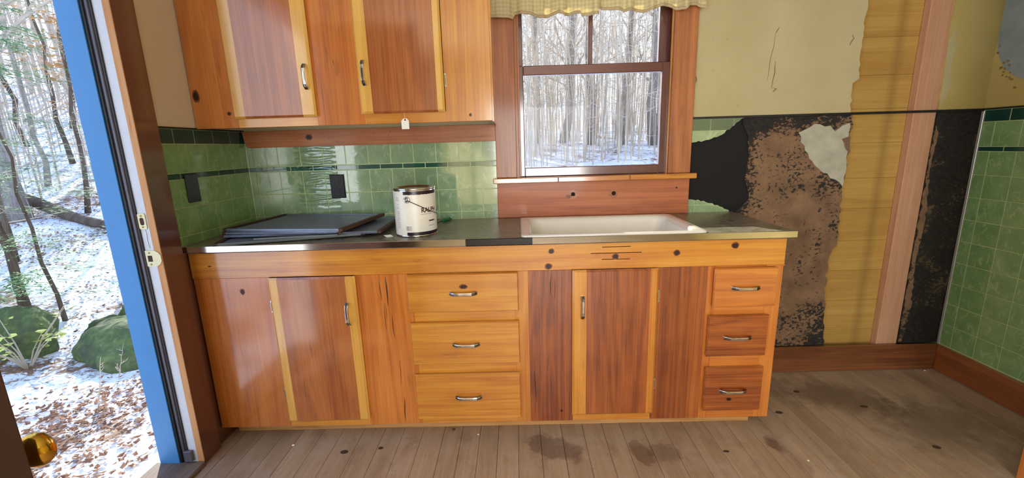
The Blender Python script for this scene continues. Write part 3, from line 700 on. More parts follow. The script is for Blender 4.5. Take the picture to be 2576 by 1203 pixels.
def drawer(parent, x0, x1, z0, z1, yf, mat, hx, hz_, kn=None):
    d = empty('drawer', ((x0+x1)/2, yf-.009, (z0+z1)/2)); d.parent = parent; d.location = PW[d.name]-PW[parent.name]
    t0, ch = yf-.0205, .004
    fr = [(x0+ch, t0, z0+ch), (x1-ch, t0, z0+ch), (x1-ch, t0, z1-ch), (x0+ch, t0, z1-ch)]
    mid = [(x0, t0+.006, z0), (x1, t0+.006, z0), (x1, t0+.006, z1), (x0, t0+.006, z1)]
    q = .004; bk = [(x0+q, yf-.0008, z0+q), (x1-q, yf-.0008, z0+q), (x1-q, yf-.0008, z1-q), (x0+q, yf-.0008, z1-q)]
    V = fr+mid+bk; Fc = [[0, 1, 2, 3], [11, 10, 9, 8]]
    for k in range(4):
        Fc.append([k, (k+1) % 4, 4+(k+1) % 4, 4+k]); Fc.append([4+k, 4+(k+1) % 4, 8+(k+1) % 4, 8+k])
    mk('front', V, Fc, M[mat], d)
    pull(d, hx, t0, hz_, False)
    if kn: knot(d, kn[0], t0, kn[1], kn[2], kn[3], int(kn[0]*999) % 97)
    return d

# ------------------------------------------------------------------ wall cabinet
UY, UZ0, UZ1 = -.305, 1.304, 2.06
uc = empty('wall_cabinet', (-.685, UY, UZ0)); tag(uc, 'orange pine wall cabinet with two doors above the tiled backsplash', 'cabinet')
def ub(name, x0, x1, z0, z1, mat): return box(name, (x0, UY, z0), (x1, UY+.019, z1), M[mat], uc, .0008)
p = ub('stile', XL+.0045, -1.108, UZ0, UZ1, 'amber_z'); knot(p, -1.262, UY, 1.43, .010, .018, 3); knot(p, -1.14, UY, 1.36, .006, .006, 23, True)
p = ub('stile', -.788, -.596, UZ0, UZ1, 'amber_z'); crack(p, -.70, 1.53, 1.55, .004, UY, 2)
p = ub('stile', -.272, -.088, UZ0, UZ1, 'pine_z'); knot(p, -.175, UY, 1.328, .004, .005, 5)
ub('rail', -1.108, -.788, UZ0, 1.346, 'pine_x'); ub('rail', -.596, -.272, UZ0, 1.346, 'pine_x')
ub('rail', -1.108, -.788, 1.99, UZ1, 'pine_x'); ub('rail', -.596, -.272, 1.99, UZ1, 'pine_x')
box('bottom_panel', (XL+.0045, UY+.0195, UZ0+.02), (-.09, -.002, UZ0+.035), M['amber_x'], uc, 0)
box('side_panel', (-.088, UY, UZ0-.004), (-.0805, -.0062, UZ1), M['pine_z'], uc, .001)
box('top_panel', (XL+.0045, UY+.0195, UZ1-.02), (-.09, -.002, UZ1), M['amber_x'], uc, 0)
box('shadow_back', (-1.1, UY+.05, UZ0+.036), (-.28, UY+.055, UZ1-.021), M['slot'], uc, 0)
cab_door(uc, -1.114, -.782, 1.338, 1.985, UY, [-1.066, -.835], ['sap_z', 'heart_z', 'sap_z'], -.806, 1.487, (1.458, 1.86), -1.1175)
cab_door(uc, -.605, -.272, 1.342, 1.985, UY, [-.556, -.300], ['sap_z', 'heart_z', 'sap_z'], -.578, 1.494, (1.462, 1.86), -.2675)
# board between cabinet and tiles
bpoly = [(XL+.012, 1.302), (XL+.013, 1.29), (XL+.016, 1.262), (XL+.020, 1.242), (XL+.024, 1.234), (XL+.032, 1.228), (XL+.04, 1.2265), (-.093, 1.2265), (-.093, 1.302)]
vb = prism('trim_9', bpoly, -.026, -.0062, M['trim_x'], None); tag(vb, 'dark knotty pine board under the wall cabinet', 'trim board', kind='structure')
knot(vb, -.963, -.0262, 1.269, .012, .010, 41)
for i, (a, b) in enumerate(((-.58, 1.285), (-.66, 1.275), (-.46, 1.245), (-.87, 1.262))): disc('knot', a, -.0262, b, .002, .002, M['knot'], vb, .0004, seed=i)
# hanging tag
tg = empty('price_tag', (-.437, UY-.004, 1.31)); tag(tg, 'small white paper tag hanging by a string from cabinet door', 'tag')
V, Fc = tubedata([(-.4365, UY-.006, 1.343), (-.437, UY-.0075, 1.328), (-.4355, UY-.0065, 1.317)], .0007, 6); mk('string', V, Fc, M['string'], tg)
prism('card', [(-.4515, 1.280), (-.4215, 1.280), (-.4215, 1.312), (-.429, 1.321), (-.443, 1.321), (-.4515, 1.312)], UY-.0067, UY-.0061, M['paper'], tg)
V, Fc = lathedata([(.002, 0), (.0035, 0), (.0035, -.0006), (.002, -.0006), (.002, 0)], 14, (-.436, UY-.0068, 1.3155), 'y'); mk('eyelet', V, Fc, M['knotring'], tg)

# ------------------------------------------------------------------ base cabinet
BY, BZ0, BZ1 = -.48, .068, .834
bc = empty('base_cabinet', (-.13, BY, 0)); tag(bc, 'long knotty pine base cabinet with two doors and six drawers', 'cabinet')
XB = XL+.013
def bb(name, x0, x1, z0, z1, mat, bev=.0008): return box(name, (x0, BY, z0), (x1, BY+.02, z1), M[mat], bc, bev)
slots = [(.322, .4315, .8125, .8155), (.279, .474, .7885, .7915), (.322, .4315, .7635, .7665)]
V, Fc = holed(XB, 1.022, .728, BZ1, BY-.003, BY+.017, slots); tr_ = mk('top_rail', V, Fc, M['pine_x'], bc)
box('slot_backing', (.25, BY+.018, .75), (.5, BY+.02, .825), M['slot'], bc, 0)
for i, (a, b, q) in enumerate(((.128, .803, .0085), (.117, .743, .010), (.374, .776, .0095), (.608, .784, .0095), (.829, .807, .0105))): knot(tr_, a, BY-.003, b, q, q*.9, 60+i*3)
crack(tr_, -1.2, .775, .780, .03, BY-.003, 5)
p = bb('panel', XB, -.977, BZ0, .7265, 'amber_z'); knot(p, -1.09, BY, .67, .007, .009, 71)
p = bb('panel', -.640, -.434, BZ0, .7265, 'amber_z')
for i, (a, b, c, d) in enumerate(((-.52, .60, .715, .010), (-.545, .62, .70, .005), (-.507, .46, .56, .006), (-.535, .49, .61, .004), (-.49, .08, .19, .008), (-.495, .25, .36, .004), (-.53, .54, .60, .004))): crack(p, a, b, c, d, BY, i)
bb('stile', -.434, -.418, BZ0, .7265, 'amber_z'); bb('stile', -.017, .037, BZ0, .7265, 'pine_z')
for a, b in ((BZ0, .110), (.338, .312), (.56, .54)): pass
for a, b in ((BZ0, .112), (.296, .355), (.520, .578), (.715, .7265)): bb('rail', -.418, -.017, a, b, 'pine_x')
p = bb('panel', .037, .212, BZ0, .7265, 'redheart_z')
for i, (a, b, c, d) in enumerate(((.055, .22, .30, .006), (.06, .16, .25, .005), (.125, .62, .71, .006), (.11, .3, .36, .004), (.14, .6, .69, .004))): crack(p, a, b, c, d, BY, i+20)
knot(p, .165, BY, .115, .0045, .0055, 81, False)
bb('rail', .212, .533, BZ0, .110, 'pine_x'); bb('rail', -.977, -.640, BZ0, .110, 'pine_x')
p = bb('panel', .535, .733, BZ0, .7265, 'redheart_z')
bb('stile', .733, .766, BZ0, .7265, 'amber_z'); bb('stile', .962, 1.022, BZ0, .7265, 'amber_z')
for a, b in ((BZ0, .122), (.300, .361), (.522, .572), (.712, .7265)): bb('rail', .766, .962, a, b, 'amber_x')
box('rail_ledge', (.955, BY-.006, .7225), (1.024, BY+.001, .7285), M['amber_x'], bc, .001)
box('side_panel', (1.003, BY+.02, BZ0), (1.022, -.022, BZ1), M['amber_z'], bc, 0)
box('bottom_panel', (XB, BY+.02, BZ0), (1.003, -.03, BZ0+.016), M['amber_x'], bc, 0)
box('side_panel', (XB, BY+.02, BZ0), (XB+.016, -.03, BZ1), M['amber_z'], bc, 0)
box('toe_kick', (XL+.03, -.41, .001), (.985, -.392, BZ0), M['toe'], bc, 0)
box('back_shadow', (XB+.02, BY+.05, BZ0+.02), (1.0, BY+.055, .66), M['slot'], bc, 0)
cab_door(bc, -.975, -.634, .101, .7275, BY, [-.938, -.672], ['sap_z', 'heart_z', 'sap_z'], -.672, .575, (.606, .225), -.981)
cab_door(bc, .207, .540, .104, .7285, BY, [.262, .508], ['pine_z', 'redheart_z', 'pine_z'], .246, .578, (.61, .231), .5455)
drawer(bc, -.433, -.002, .571, .7275, BY, 'pine_x', -.216, .649, (-.215, .675, .012, .007))
drawer(bc, -.434, -.002, .348, .5275, BY, 'pine_x', -.215, .435)
drawer(bc, -.434, -.003, .101, .303, BY, 'pine_x', -.216, .202)
drawer(bc, .752, .994, .564, .7215, BY, 'amber_x', .872, .643)
drawer(bc, .741, .977, .3535, .529, BY, 'redheart_x', .857, .438)
drawer(bc, .743, .977, .110, .3065, BY, 'redheart_x', .857, .205, (.845, .165, .010, .006))

# ------------------------------------------------------------------ countertop and sink
def counter_mat():
    t = NT('dark_speckled_laminate'); v = t.vec('World')
    a = t.noise(v, 22, 5, .65, .8); b = t.noise(v, 120, 3, .6)
    f = t.math('ADD', t.math('MULTIPLY', a, .65), t.math('MULTIPLY', b, .35))
    c = t.ramp(f, [(.32, S(88, 86, 74)), (.5, S(122, 118, 102)), (.62, S(146, 142, 124)), (.74, S(200, 196, 178))])
    t.base(c, t.math('ADD', t.math('MULTIPLY', a, .3), .16), spec=.5); return t.m
M['counter'] = counter_mat()
ct = empty('countertop', (-.12, -.25, .835)); tag(ct, 'grey-green speckled laminate countertop with chrome edge strip', 'countertop')
V, Fc = holed(XL+.0045, 1.043, -.499, -.0065, .8345, ZC, [(.045, .695, -.470, -.085)], 'z'); mk('slab', V, Fc, M['counter'], ct)
def strip(x0, x1, mat, name='edge_strip'):
    prof = [(-.4995, .8605), (-.4995, .8625), (-.503, .8630), (-.5055, .8610), (-.5055, .838), (-.503, .8345), (-.4995, .8345)]
    n = len(prof); V = [(x0, a, b) for a, b in prof]+[(x1, a, b) for a, b in prof]
    Fc = [list(range(n)), list(range(n, 2*n))]+[[i, (i+1) % n, n+(i+1) % n, n+i] for i in range(n)]; return mk(name, V, Fc, M[mat], ct)
M['strip'] = plain('polished_edge_metal', (.78, .78, .76, 1), .12, 1.0, .05, 6)
M['blackedge'] = plain('blackened_edge_core', S(18, 16, 16), .25, var=.6, scale=70)
strip(XL+.0045, -.197, 'strip'); strip(-.196, .055, 'blackedge', 'bare_edge_core'); strip(.056, 1.0455, 'strip')
def rrect(x0, x1, y0, y1, r, z, n=6):
    out = []
    for cx, cy_, a0 in ((x1-r, y1-r, 0), (x0+r, y1-r, 90), (x0+r, y0+r, 180), (x1-r, y0+r, 270)):
        for i in range(n+1):
            a = math.radians(a0+90*i/n); out.append((cx+r*math.cos(a), cy_+r*math.sin(a), z))
    return out
def loft(ringsv, cap=True):
    n = len(ringsv[0]); V = [p for rg in ringsv for p in rg]; Fc = []
    for i in range(len(ringsv)-1):
        for k in range(n): Fc.append([i*n+k, i*n+(k+1) % n, (i+1)*n+(k+1) % n, (i+1)*n+k])
    if cap: Fc.append([(len(ringsv)-1)*n+k for k in range(n)])
    return V, Fc
sk = empty('sink', (.37, -.275, ZC)); tag(sk, 'white enamel drop-in sink with rounded corners under the window', 'sink')
R_ = [rrect(.014, .722, -.492, -.060, .022, ZC+.0008), rrect(.013, .723, -.493, -.059, .023, ZC+.004), rrect(.017, .719, -.489, -.063, .022, ZC+.0075), rrect(.028, .708, -.478, -.074, .026, ZC+.0080),
      rrect(.046, .690, -.463, -.092, .045, ZC+.0065), rrect(.055, .682, -.456, -.100, .05, ZC+.001), rrect(.060, .677, -.451, -.106, .05, ZC-.012), rrect(.072, .664, -.440, -.118, .055, ZC-.14), rrect(.085, .652, -.428, -.130, .06, ZC-.158), rrect(.12, .61, -.39, -.17, .06, ZC-.165)]
V, Fc = loft(R_); mk('basin', V, Fc, M['enamel'], sk, smooth=True)
V, Fc = lathedata([(.0, -.160), (.018, -.160), (.020, -.1615), (.040, -.1620), (.042, -.1645)], 24, (.365, -.28, ZC)); mk('drain', V, Fc, M['chrome'], sk, smooth=True)

# ------------------------------------------------------------------ outlets
def outlet(name, label, cat, at, axis, duplex):
    o = empty(name, at); tag(o, label, cat); x, y, z = at; hw, hh = .033, .055
    if axis == 'y':
        box('cover_plate', (x-hw, y-.006, z-hh), (x+hw, y, z+hh), M['black'], o, .0018)
        box('bead', (x-hw-.002, y-.0018, z-hh-.002), (x+hw+.003, y-.0001, z+hh+.002), M['outletdark'], o, .0005)
    else:
        box('cover_plate', (x, y-hw, z-hh), (x+.006, y+hw, z+hh), M['black'], o, .0018)
    if duplex:
        for s in (-1, 1):
            c = z+s*.0195; poly = [(x+.0125*math.cos(a*math.pi/10), max(-.0115, min(.0115, .0145*math.sin(a*math.pi/10)))+c) for a in range(20)]
            f = prism('socket', poly, y-.0075, y-.0058, M['outletdark'], o)
            for dx in (-.0055, .0055): box('slot', (x+dx-.0009, y-.0079, c-.004), (x+dx+.0009, y-.0073, c+.005), M['darkchrome'], f, 0)
        V, Fc = lathedata([(.003, 0), (.003, -.001), (0, -.0015)], 10, (x, y-.0058, z), 'y'); mk('screw', V, Fc, M['darkchrome'], o)
outlet('wall_outlet', 'black duplex wall outlet on the wrinkled green backsplash', 'outlet', (-.862, -.0058, 1.035), 'y', True)
outlet('blank_cover_plate', 'plain black cover plate on dark green tiles beside doorway', 'cover plate', (XL+.006, -.390, 1.075), 'x', False)

# ------------------------------------------------------------------ paint can
CX, CY, CR, CH = -.414, -.345, .0825, .192
pc = empty('paint_can', (CX, CY, ZC+.0006)); tag(pc, 'white labelled gallon paint can with silver rim on the countertop', 'paint can')
z0 = ZC+.0006
def lat(name, prof, mat, n=48): V, Fc = lathedata([(a, b) for a, b in prof], n, (CX, CY, z0)); return mk(name, V, Fc, M[mat], pc, smooth=True)
lat('body', [(0, .004), (CR-.004, .003), (CR-.001, 0), (CR+.0015, .001), (CR+.0015, .004), (CR, .006), (CR, CH-.008), (CR-.002, CH-.006), (CR-.014, CH-.006)], 'chrome')
def lab_mat():
    t = NT('white_can_label'); c = t.ramp(t.noise(t.vec('Object'), 9, 3), [(.3, S(226, 224, 214)), (.7, S(238, 237, 230))]); t.base(c, .35); return t.m
M['label'] = lab_mat(); M['navy'] = plain('navy_label_band', S(30, 24, 38), .3); M['maroon'] = plain('maroon_print', S(84, 28, 34), .5); M['print'] = plain('grey_print', S(138, 142, 154), .6); M['ink'] = plain('black_print', S(28, 26, 34), .5)
def ringpart(name, r, a0, a1, h0, h1, mat, n=64, parent=None, jag=0):
    V, Fc = [], []; rr = random.Random(5)
    for i in range(n+1):
        a = a0+(a1-a0)*i/n; j = rr.uniform(0, jag)
        V += [(CX+r*math.cos(a), CY+r*math.sin(a), z0+h0+j), (CX+r*math.cos(a), CY+r*math.sin(a), z0+h1)]
    for i in range(n): Fc.append([2*i, 2*i+2, 2*i+3, 2*i+1])
    return mk(name, V, Fc, M[mat], parent or pc, smooth=True)
lb = ringpart('label', CR+.0006, 0, 2*math.pi, .006, CH-.012, 'label')
D2 = math.radians
ringpart('top_band', CR+.0009, D2(-108), D2(60), CH-.026, CH-.012, 'navy', parent=lb, jag=.0015); ringpart('bottom_band', CR+.0009, D2(-104), D2(60), .006, .019, 'navy', parent=lb)
V, Fc = lathedata([(CR-.001, CH-.009), (CR+.002, CH-.006), (CR+.0015, CH-.001), (CR-.003, CH), (CR-.007, CH-.002), (CR-.0075, CH-.007)], 48, (CX, CY, z0)); mk('rim', V, Fc, M['chrome'], pc, smooth=True)
lat('lid', [(CR-.008, CH-.0065), (CR-.009, CH-.001), (CR-.013, CH-.0008), (CR-.014, CH-.005), (CR-.022, CH-.0055), (0, CH-.005)], 'chrome')
def on_can(a, h, r=CR): return Vector((CX+r*math.cos(a), CY+r*math.sin(a), z0+h))
def patch(a, wd, h0, h1, mat, name, r=.0012): return ringpart(name, CR+r, a-wd/CR/2, a+wd/CR/2, h0, h1, mat, 6, lb)
AE = D2(-98)
ea = on_can(AE, .148); en = Vector((math.cos(AE), math.sin(AE), 0))
V, Fc = lathedata([(.0135, 0), (.0135, .003), (.0115, .0055), (.008, .0058), (.0075, .003), (.006, .003), (.0055, .0065), (0, .008)], 24)
q = en.to_track_quat('Z', 'Y'); V = [tuple(ea+q @ Vector(v)) for v in V]; mk('handle_ear', V, Fc, M['chrome'], pc, smooth=True)
pts = [on_can(AE, .147, CR+.007), on_can(D2(-86), .139, CR+.006), on_can(D2(-70), .126, CR+.005), on_can(D2(-52), .112, CR+.005), on_can(D2(-35), .098, CR+.006), on_can(D2(-10), .085, CR+.007), on_can(D2(20), .09, CR+.006), on_can(D2(60), .12, CR+.006), on_can(D2(82), .147, CR+.007)]
V, Fc = tubedata(pts, .0014, 8); mk('bail_wire', V, Fc, M['darkchrome'], pc, smooth=True)
fc = bpy.data.curves.new('t', 'FONT'); fc.body = 'RALPH'; fc.size = .026; fc.extrude = 0; fc.offset = .0007; fc.resolution_u = 3
to = bpy.data.objects.new('t', fc); COL.objects.link(to); bpy.context.view_layer.update()
tm = bpy.data.meshes.new_from_object(to.evaluated_get(bpy.context.evaluated_depsgraph_get()))
V = []
for v in tm.vertices:
    a = D2(-62)+v.co.x*.92/CR; V.append(tuple(on_can(a, .096+v.co.y, CR+.0013)))
Fc = [list(p.vertices) for p in tm.polygons]; bpy.data.objects.remove(to); mk('lettering', V, Fc, M['maroon'], lb)
patch(D2(-46), .05, .088, .0896, 'print', 'print_line'); patch(D2(-30), .03, .058, .063, 'ink', 'print_line'); patch(D2(-32), .03, .040, .042, 'print', 'print_line')
for i, q_ in enumerate((.0012, .0022, .001, .003, .001, .0018, .001, .0026, .0012, .001)): patch(D2(-98)+(i*.0026-.011)/CR, q_*.6, .026, .044, 'ink' if 1 < i < 6 else 'print', 'barcode_bar')
rr = random.Random(2)
for i in range(26):
    if rr.random() < .8: patch(D2(-130)+rr.uniform(-.02, .02), rr.uniform(.012, .019), .024+i*.0052, .0252+i*.0052, 'print', 'print_line')

# ------------------------------------------------------------------ window screens on the counter
def mesh_mat():
    t = NT('sky_sheen_screen_mesh'); v = t.vec('Object'); n = t.noise(v, 5, 4, .6); t.base(t.ramp(n, [(.3, S(104, 114, 140)), (.7, S(126, 136, 160))]), .45, .2); t.bump(t.noise(t.vec('Object', (1, 1, 1)), 420, 1), .3, .001); return t.m  # base colour raised to a pale blue that carries the sky's reflection
M['mesh'] = mesh_mat(); M['screenwood'] = wood('weathered_screen_wood', S(52, 34, 26), S(78, 52, 38), S(100, 70, 52), 'y', rough=.6, coat=0)
M['screenmetal'] = plain('dull_screen_metal', S(140, 152, 172), .38, .75, .08, 30); M['greymetal'] = plain('grey_painted_metal', S(112, 120, 120), .5, .3, .1, 30)
def screen(label, nl, nr, fl_, th, metal, wood_w=.018, metal_w=.014):
    """nl, nr, fl_ : bottom near-left, near-right, far-left corners"""
    nl, nr, fl_ = Vector(nl), Vector(nr), Vector(fl_)
    ux = (nr-nl).normalized(); wv = (nr-nl).length; uy = fl_-nl; uy = (uy-ux*uy.dot(ux)); dv = uy.length; uy.normalize(); uz = ux.cross(uy)
    s = empty('window_screen', nl); tag(s, label, 'window screen', 'old window screens stacked on the counter')
    s.rotation_euler = Matrix((ux, uy, uz)).transposed().to_euler()
    lbox('wood_rail', (0, 0, 0), (wood_w, dv, th), M['screenwood'], s, .0012); lbox('wood_rail', (wv-wood_w, 0, 0), (wv, dv, th), M['screenwood'], s, .0012)
    lbox('metal_rail', (wood_w*.9, -.001, .001), (wv-wood_w*.9, metal_w, th-.001), M[metal], s, .001); lbox('metal_rail', (wood_w, dv-metal_w, .001), (wv-wood_w, dv, th-.001), M[metal], s, .001)
    lbox('groove', (wood_w*.95, -.0016, th*.42), (wv-wood_w*.95, -.0009, th*.55), M['darkchrome'], s, 0)
    lbox('mesh', (wood_w*.8, metal_w*.8, th*.5), (wv-wood_w*.8, dv-metal_w*.8, th*.5+.001), M['mesh'], s, 0)
    lbox('spline', (wood_w, metal_w, th*.5+.001), (wood_w+.005, dv-metal_w, th*.5+.003), M['black'], s, 0); lbox('spline', (wv-wood_w-.005, metal_w, th*.5+.001), (wv-wood_w, dv-metal_w, th*.5+.003), M['black'], s, 0)
    return s
e = .0008
screen('lowest dark window screen sticking out past the counter edge', (-1.146, -.520, ZC+.0035), (-.62, -.375, ZC+.0035), (-1.225, -.18, ZC+e), .011, 'greymetal')
screen('middle window screen whose wooden rail shows at the right of the stack', (-1.190, -.412, ZC+.0150), (-.545, -.402, ZC+.0150), (-1.185, -.055, ZC+.0150), .011, 'screenmetal')
screen('upper middle window screen with pale metal rail, second from the top', (-1.185, -.405, ZC+.0265), (-.69, -.440, ZC+.0265), (-1.16, -.045, ZC+.0265), .0105, 'screenmetal')
screen('topmost dark window screen with brown wooden side rails', (-1.182, -.400, ZC+.0376), (-.672, -.468, ZC+.0376), (-1.125, -.022, ZC+.0376), .013, 'screenmetal')
V, Fc = boxdata((-.155, -.006, 0), (.155, .006, .007), .001)
a = math.atan2(.051, .316); ca, sa = math.cos(a), math.sin(a)
V = [(-.865+x*ca-y*sa, -.445+x*sa+y*ca, ZC+.0152+z+(x+.155)*-.002) for x, y, z in V]
o = mk('metal_bar', V, Fc, M['greymetal']); tag(o, 'loose grey metal screen bar lying across the lowest screen', 'metal bar')
# scrap and screwdriver
sc_ = [(-.535, -.405), (-.522, -.398), (-.510, -.395), (-.497, -.403), (-.503, -.412), (-.520, -.416)]
V = [(x, y, ZC+.0008+(.006 if i in (0, 2) else 0)) for i, (x, y) in enumerate(sc_)]+[(x, y, ZC+.0014+(.006 if i in (0, 2) else 0)) for i, (x, y) in enumerate(sc_)]
n = len(sc_); Fc = [[0, 1, 2], [0, 2, 3], [0, 3, 4], [0, 4, 5], [6, 8, 7], [6, 9, 8], [6, 10, 9], [6, 11, 10]]+[[i, (i+1) % n, n+(i+1) % n, n+i] for i in range(n)]
o = mk('paint_flake', V, Fc, M['paper']); tag(o, 'small curled white flake on the countertop left of the can', 'flake')
sdv = empty('screwdriver', (-.34, -.12, ZC+.002)); tag(sdv, 'small screwdriver with clear green handle behind the paint can', 'screwdriver')
V, Fc = tubedata([(-.385, -.185, ZC+.004), (-.352, -.105, ZC+.008)], .002, 8); mk('shaft', V, Fc, M['darkchrome'], sdv, smooth=True)
a_, b_ = Vector((-.352, -.105, ZC+.0085)), Vector((-.318, -.030, ZC+.0095)); pts = [a_.lerp(b_, t) for t in (0, .1, .3, .8, .95, 1)]
M['greenplastic'] = plain('green_plastic', S(30, 104, 66), .15); V, Fc = tubedata(pts, [.004, .007, .0085, .0085, .006, .002], 10); mk('handle', V, Fc, M['greenplastic'], sdv, smooth=True)
# crumbs on the floor
rr = random.Random(12)
for i, (x, y, s, lab) in enumerate(((-.962, -.515, .006, 'small white crumb on the floor boards below the left cabinet door'), (-.19, -.47, .005, 'tiny white chip on the floor below the bottom middle drawer'), (1.08, -.66, .005, 'tiny pale chip on the floor beside the dark round stain'), (2.09, -.04, .006, 'small white chip on the floor in the right corner'))):
    V, Fc = [], []
    bm = bmesh.new(); bmesh.ops.create_icosphere(bm, subdivisions=1, radius=s)
    for v in bm.verts: v.co *= rr.uniform(.7, 1.2); v.co.z *= .5
    lo = min(v.co.z for v in bm.verts); V = [(x+v.co.x, y+v.co.y, v.co.z-lo+.001) for v in bm.verts]; bm.verts.index_update(); Fc = [[v.index for v in f.verts] for f in bm.faces]; bm.free()
    tag(mk('paint_chip', V, Fc, M['paper']), lab, 'chip')
for i, (x, y, rx, ry) in enumerate(((-.73, -.56, .016, .011), (-.586, -.541, .010, .008), (.80, -.60, .012, .006), (-.30, -.43, .007, .006), (1.33, -.20, .014, .010), (1.55, -.33, .018, .008), (1.15, -.36, .016, .010), (1.62, -.6, .014, .011))):
    prism('knot', [(x+rx*math.cos(k*.45)*(1+.1*math.sin(k*3)), y+ry*math.sin(k*.45)) for k in range(14)], .0009, .0014, M['floorknot'], fl, axis='z')

# ------------------------------------------------------------------ outdoors
def gd(x, y): return math.hypot(max(-1.45-x, 0), max(y-.25, 0))
def gz(x, y):
    d = gd(x, y); k = min(1, d/2.5); nz = noise.noise(Vector((x*.35, y*.35, 1)))*.22+noise.noise(Vector((x*1.3, y*1.3, 4)))*.06
    return -.25+.12*max(0, d-2)+.10*max(0, d-14)*min(1, max(0, (-3-x)/4))+nz*k*min(1, .25+d/12)+noise.noise(Vector((x*4, y*4, 2)))*.02*k
def snow():
    t = NT('patchy_snow'); v = t.vec('World')
    a = t.noise(v, 1.1, 5, .6, .3); b = t.noise(v, 9, 4, .65, .5); c = t.noise(v, 42, 3, .6)
    f = t.math('ADD', t.math('ADD', t.math('MULTIPLY', a, .45), t.math('MULTIPLY', b, .40)), t.math('MULTIPLY', c, .25))
    k = t.ramp(f, [(.565, (0, 0, 0, 1)), (.62, (1, 1, 1, 1))])
    lit = t.ramp(c, [(.3, S(84, 62, 48)), (.5, S(128, 98, 76)), (.7, S(156, 124, 96))])
    t.base(t.mix(k, S(238, 242, 250), lit), .75); t.bump(t.math('ADD', b, t.math('MULTIPLY', c, .4)), .6, .04); return t.m
M['snow'] = snow()
NG = 190; V, Fc = [], []
def gsp(i, lo, mid, hi):
    s = i/NG*2-1; return mid+(hi-mid)*s**2.2 if s >= 0 else mid-(mid-lo)*abs(s)**2.2
for j in range(NG+1):
    for i in range(NG+1):
        x, y = gsp(i, -60, -2.6, 55), gsp(j, -12, 1.0, 75); V.append((x, y, min(gz(x, y), -.24) if (x > -1.5 and y < .25) else gz(x, y)))
for j in range(NG):
    for i in range(NG): a = j*(NG+1)+i; Fc.append([a, a+1, a+NG+2, a+NG+1])
gr = mk('snowy_ground', V, Fc, M['snow'], smooth=True, origin=(0, 0, 0)); tag(gr, 'patchy snow and fallen leaves on the sloping forest floor', 'ground', kind='structure')
M['bark'] = wood('grey_bark', S(128, 122, 116), S(166, 160, 154), S(196, 190, 184), 'z', rough=.9, coat=0, band=9)
M['bark2'] = wood('brown_bark', S(78, 66, 56), S(108, 94, 82), S(136, 122, 108), 'z', rough=.9, coat=0, band=9)
M['twig'] = plain('twig_bark', S(196, 184, 168), .9, var=.25, scale=4); M['twig2'] = plain('tan_brush_stem', S(206, 192, 172), .9, var=.3, scale=1.2)
M['needle'] = plain('hemlock_needles', S(96, 150, 92), .7, var=.3, scale=8); M['tanleaf'] = plain('tan_beech_leaf', S(214, 168, 112), .7, var=.25, scale=6); M['brownleaf'] = plain('brown_fallen_leaf', S(132, 92, 66), .8, var=.35, scale=3); M['yleaf'] = plain('yellow_green_leaf', S(206, 214, 120), .7, var=.2, scale=6)
def moss():
    t = NT('mossy_rock'); v = t.vec('World'); a = t.noise(v, 4, 5, .6); b = t.noise(v, 22, 4, .6); f = t.math('ADD', t.math('MULTIPLY', a, .6), t.math('MULTIPLY', b, .4))
    t.base(t.ramp(f, [(.35, S(74, 78, 66)), (.5, S(86, 104, 62)), (.65, S(122, 138, 84))]), .9); t.bump(b, .6, .03); return t.m
M['moss'] = moss()
def leafquads(centers, size, rnd):
    V, Fc = [], []
    for c in centers:
        a = rnd.uniform(0, 6.28); tl = rnd.uniform(-.7, .7); s = size*rnd.uniform(.6, 1.3)
        u = Vector((math.cos(a), math.sin(a), rnd.uniform(-.3, .3)))*s; v = Vector((-math.sin(a)*math.cos(tl), math.cos(a)*math.cos(tl), math.sin(tl)))*s*.6
        c = Vector(c); k = len(V); up = Vector((0, 0, s*.25))
        V += [tuple(c-u+up), tuple(c+v*.9), tuple(c+u*.9+up*.6), tuple(c-v)]; Fc += [[k, k+1, k+2], [k, k+2, k+3]]
    return V, Fc
def branches(rnd, base, h, r0, lean, nb, sub=3, up=.6, spread=.35, start=.25):
    top = Vector(base)+Vector((lean[0], lean[1], h)); base = Vector(base); n = 9; pts = []
    wob = [rnd.uniform(-1, 1)*h*.012 for _ in range(n+1)]
    for i in range(n+1):
        t = i/n; p = base.lerp(top, t); p.x += wob[i]; p.y += wob[-i]; pts.append(p)
    trunk = tubedata(pts, [r0*(1.25 if i == 0 else (1-.75*i/n)) for i in range(n+1)], 8)
    tw, tips = [], []
    for b in range(nb):
        t = start+(1-start)*rnd.random(); i = min(int(t*n), n-1); p = pts[i].lerp(pts[i+1], t*n-i); a = rnd.uniform(0, 6.28); L = h*spread*rnd.uniform(.4, 1)*(1.15-t)
        d = Vector((math.cos(a), math.sin(a), up*rnd.uniform(.2, 1.6))).normalized(); bp = [p]; q = p
        for s in range(4): d = (d+Vector((rnd.uniform(-.3, .3), rnd.uniform(-.3, .3), rnd.uniform(-.15, .3)))).normalized(); q = q+d*L/4; bp.append(q)
        rb = max(.003, r0*.33*(1.1-t)); tw.append(tubedata(bp, [rb, rb*.8, rb*.6, rb*.4, rb*.2], 4, False)); tips += bp[2:]
        for s in range(sub):
            j = rnd.randint(1, 3); d2 = (bp[j+1]-bp[j]).normalized()+Vector((rnd.uniform(-1, 1), rnd.uniform(-1, 1), rnd.uniform(-.2, .7))); d2.normalize()
            e1 = bp[j]+d2*L*.25; e2 = e1+(d2+Vector((rnd.uniform(-.4, .4), rnd.uniform(-.4, .4), .3)))*L*.22; tw.append(tubedata([bp[j], e1, e2], [rb*.5, rb*.35, rb*.15], 3, False)); tips += [e1, e2]
    return trunk, join(tw) if tw else None, tips
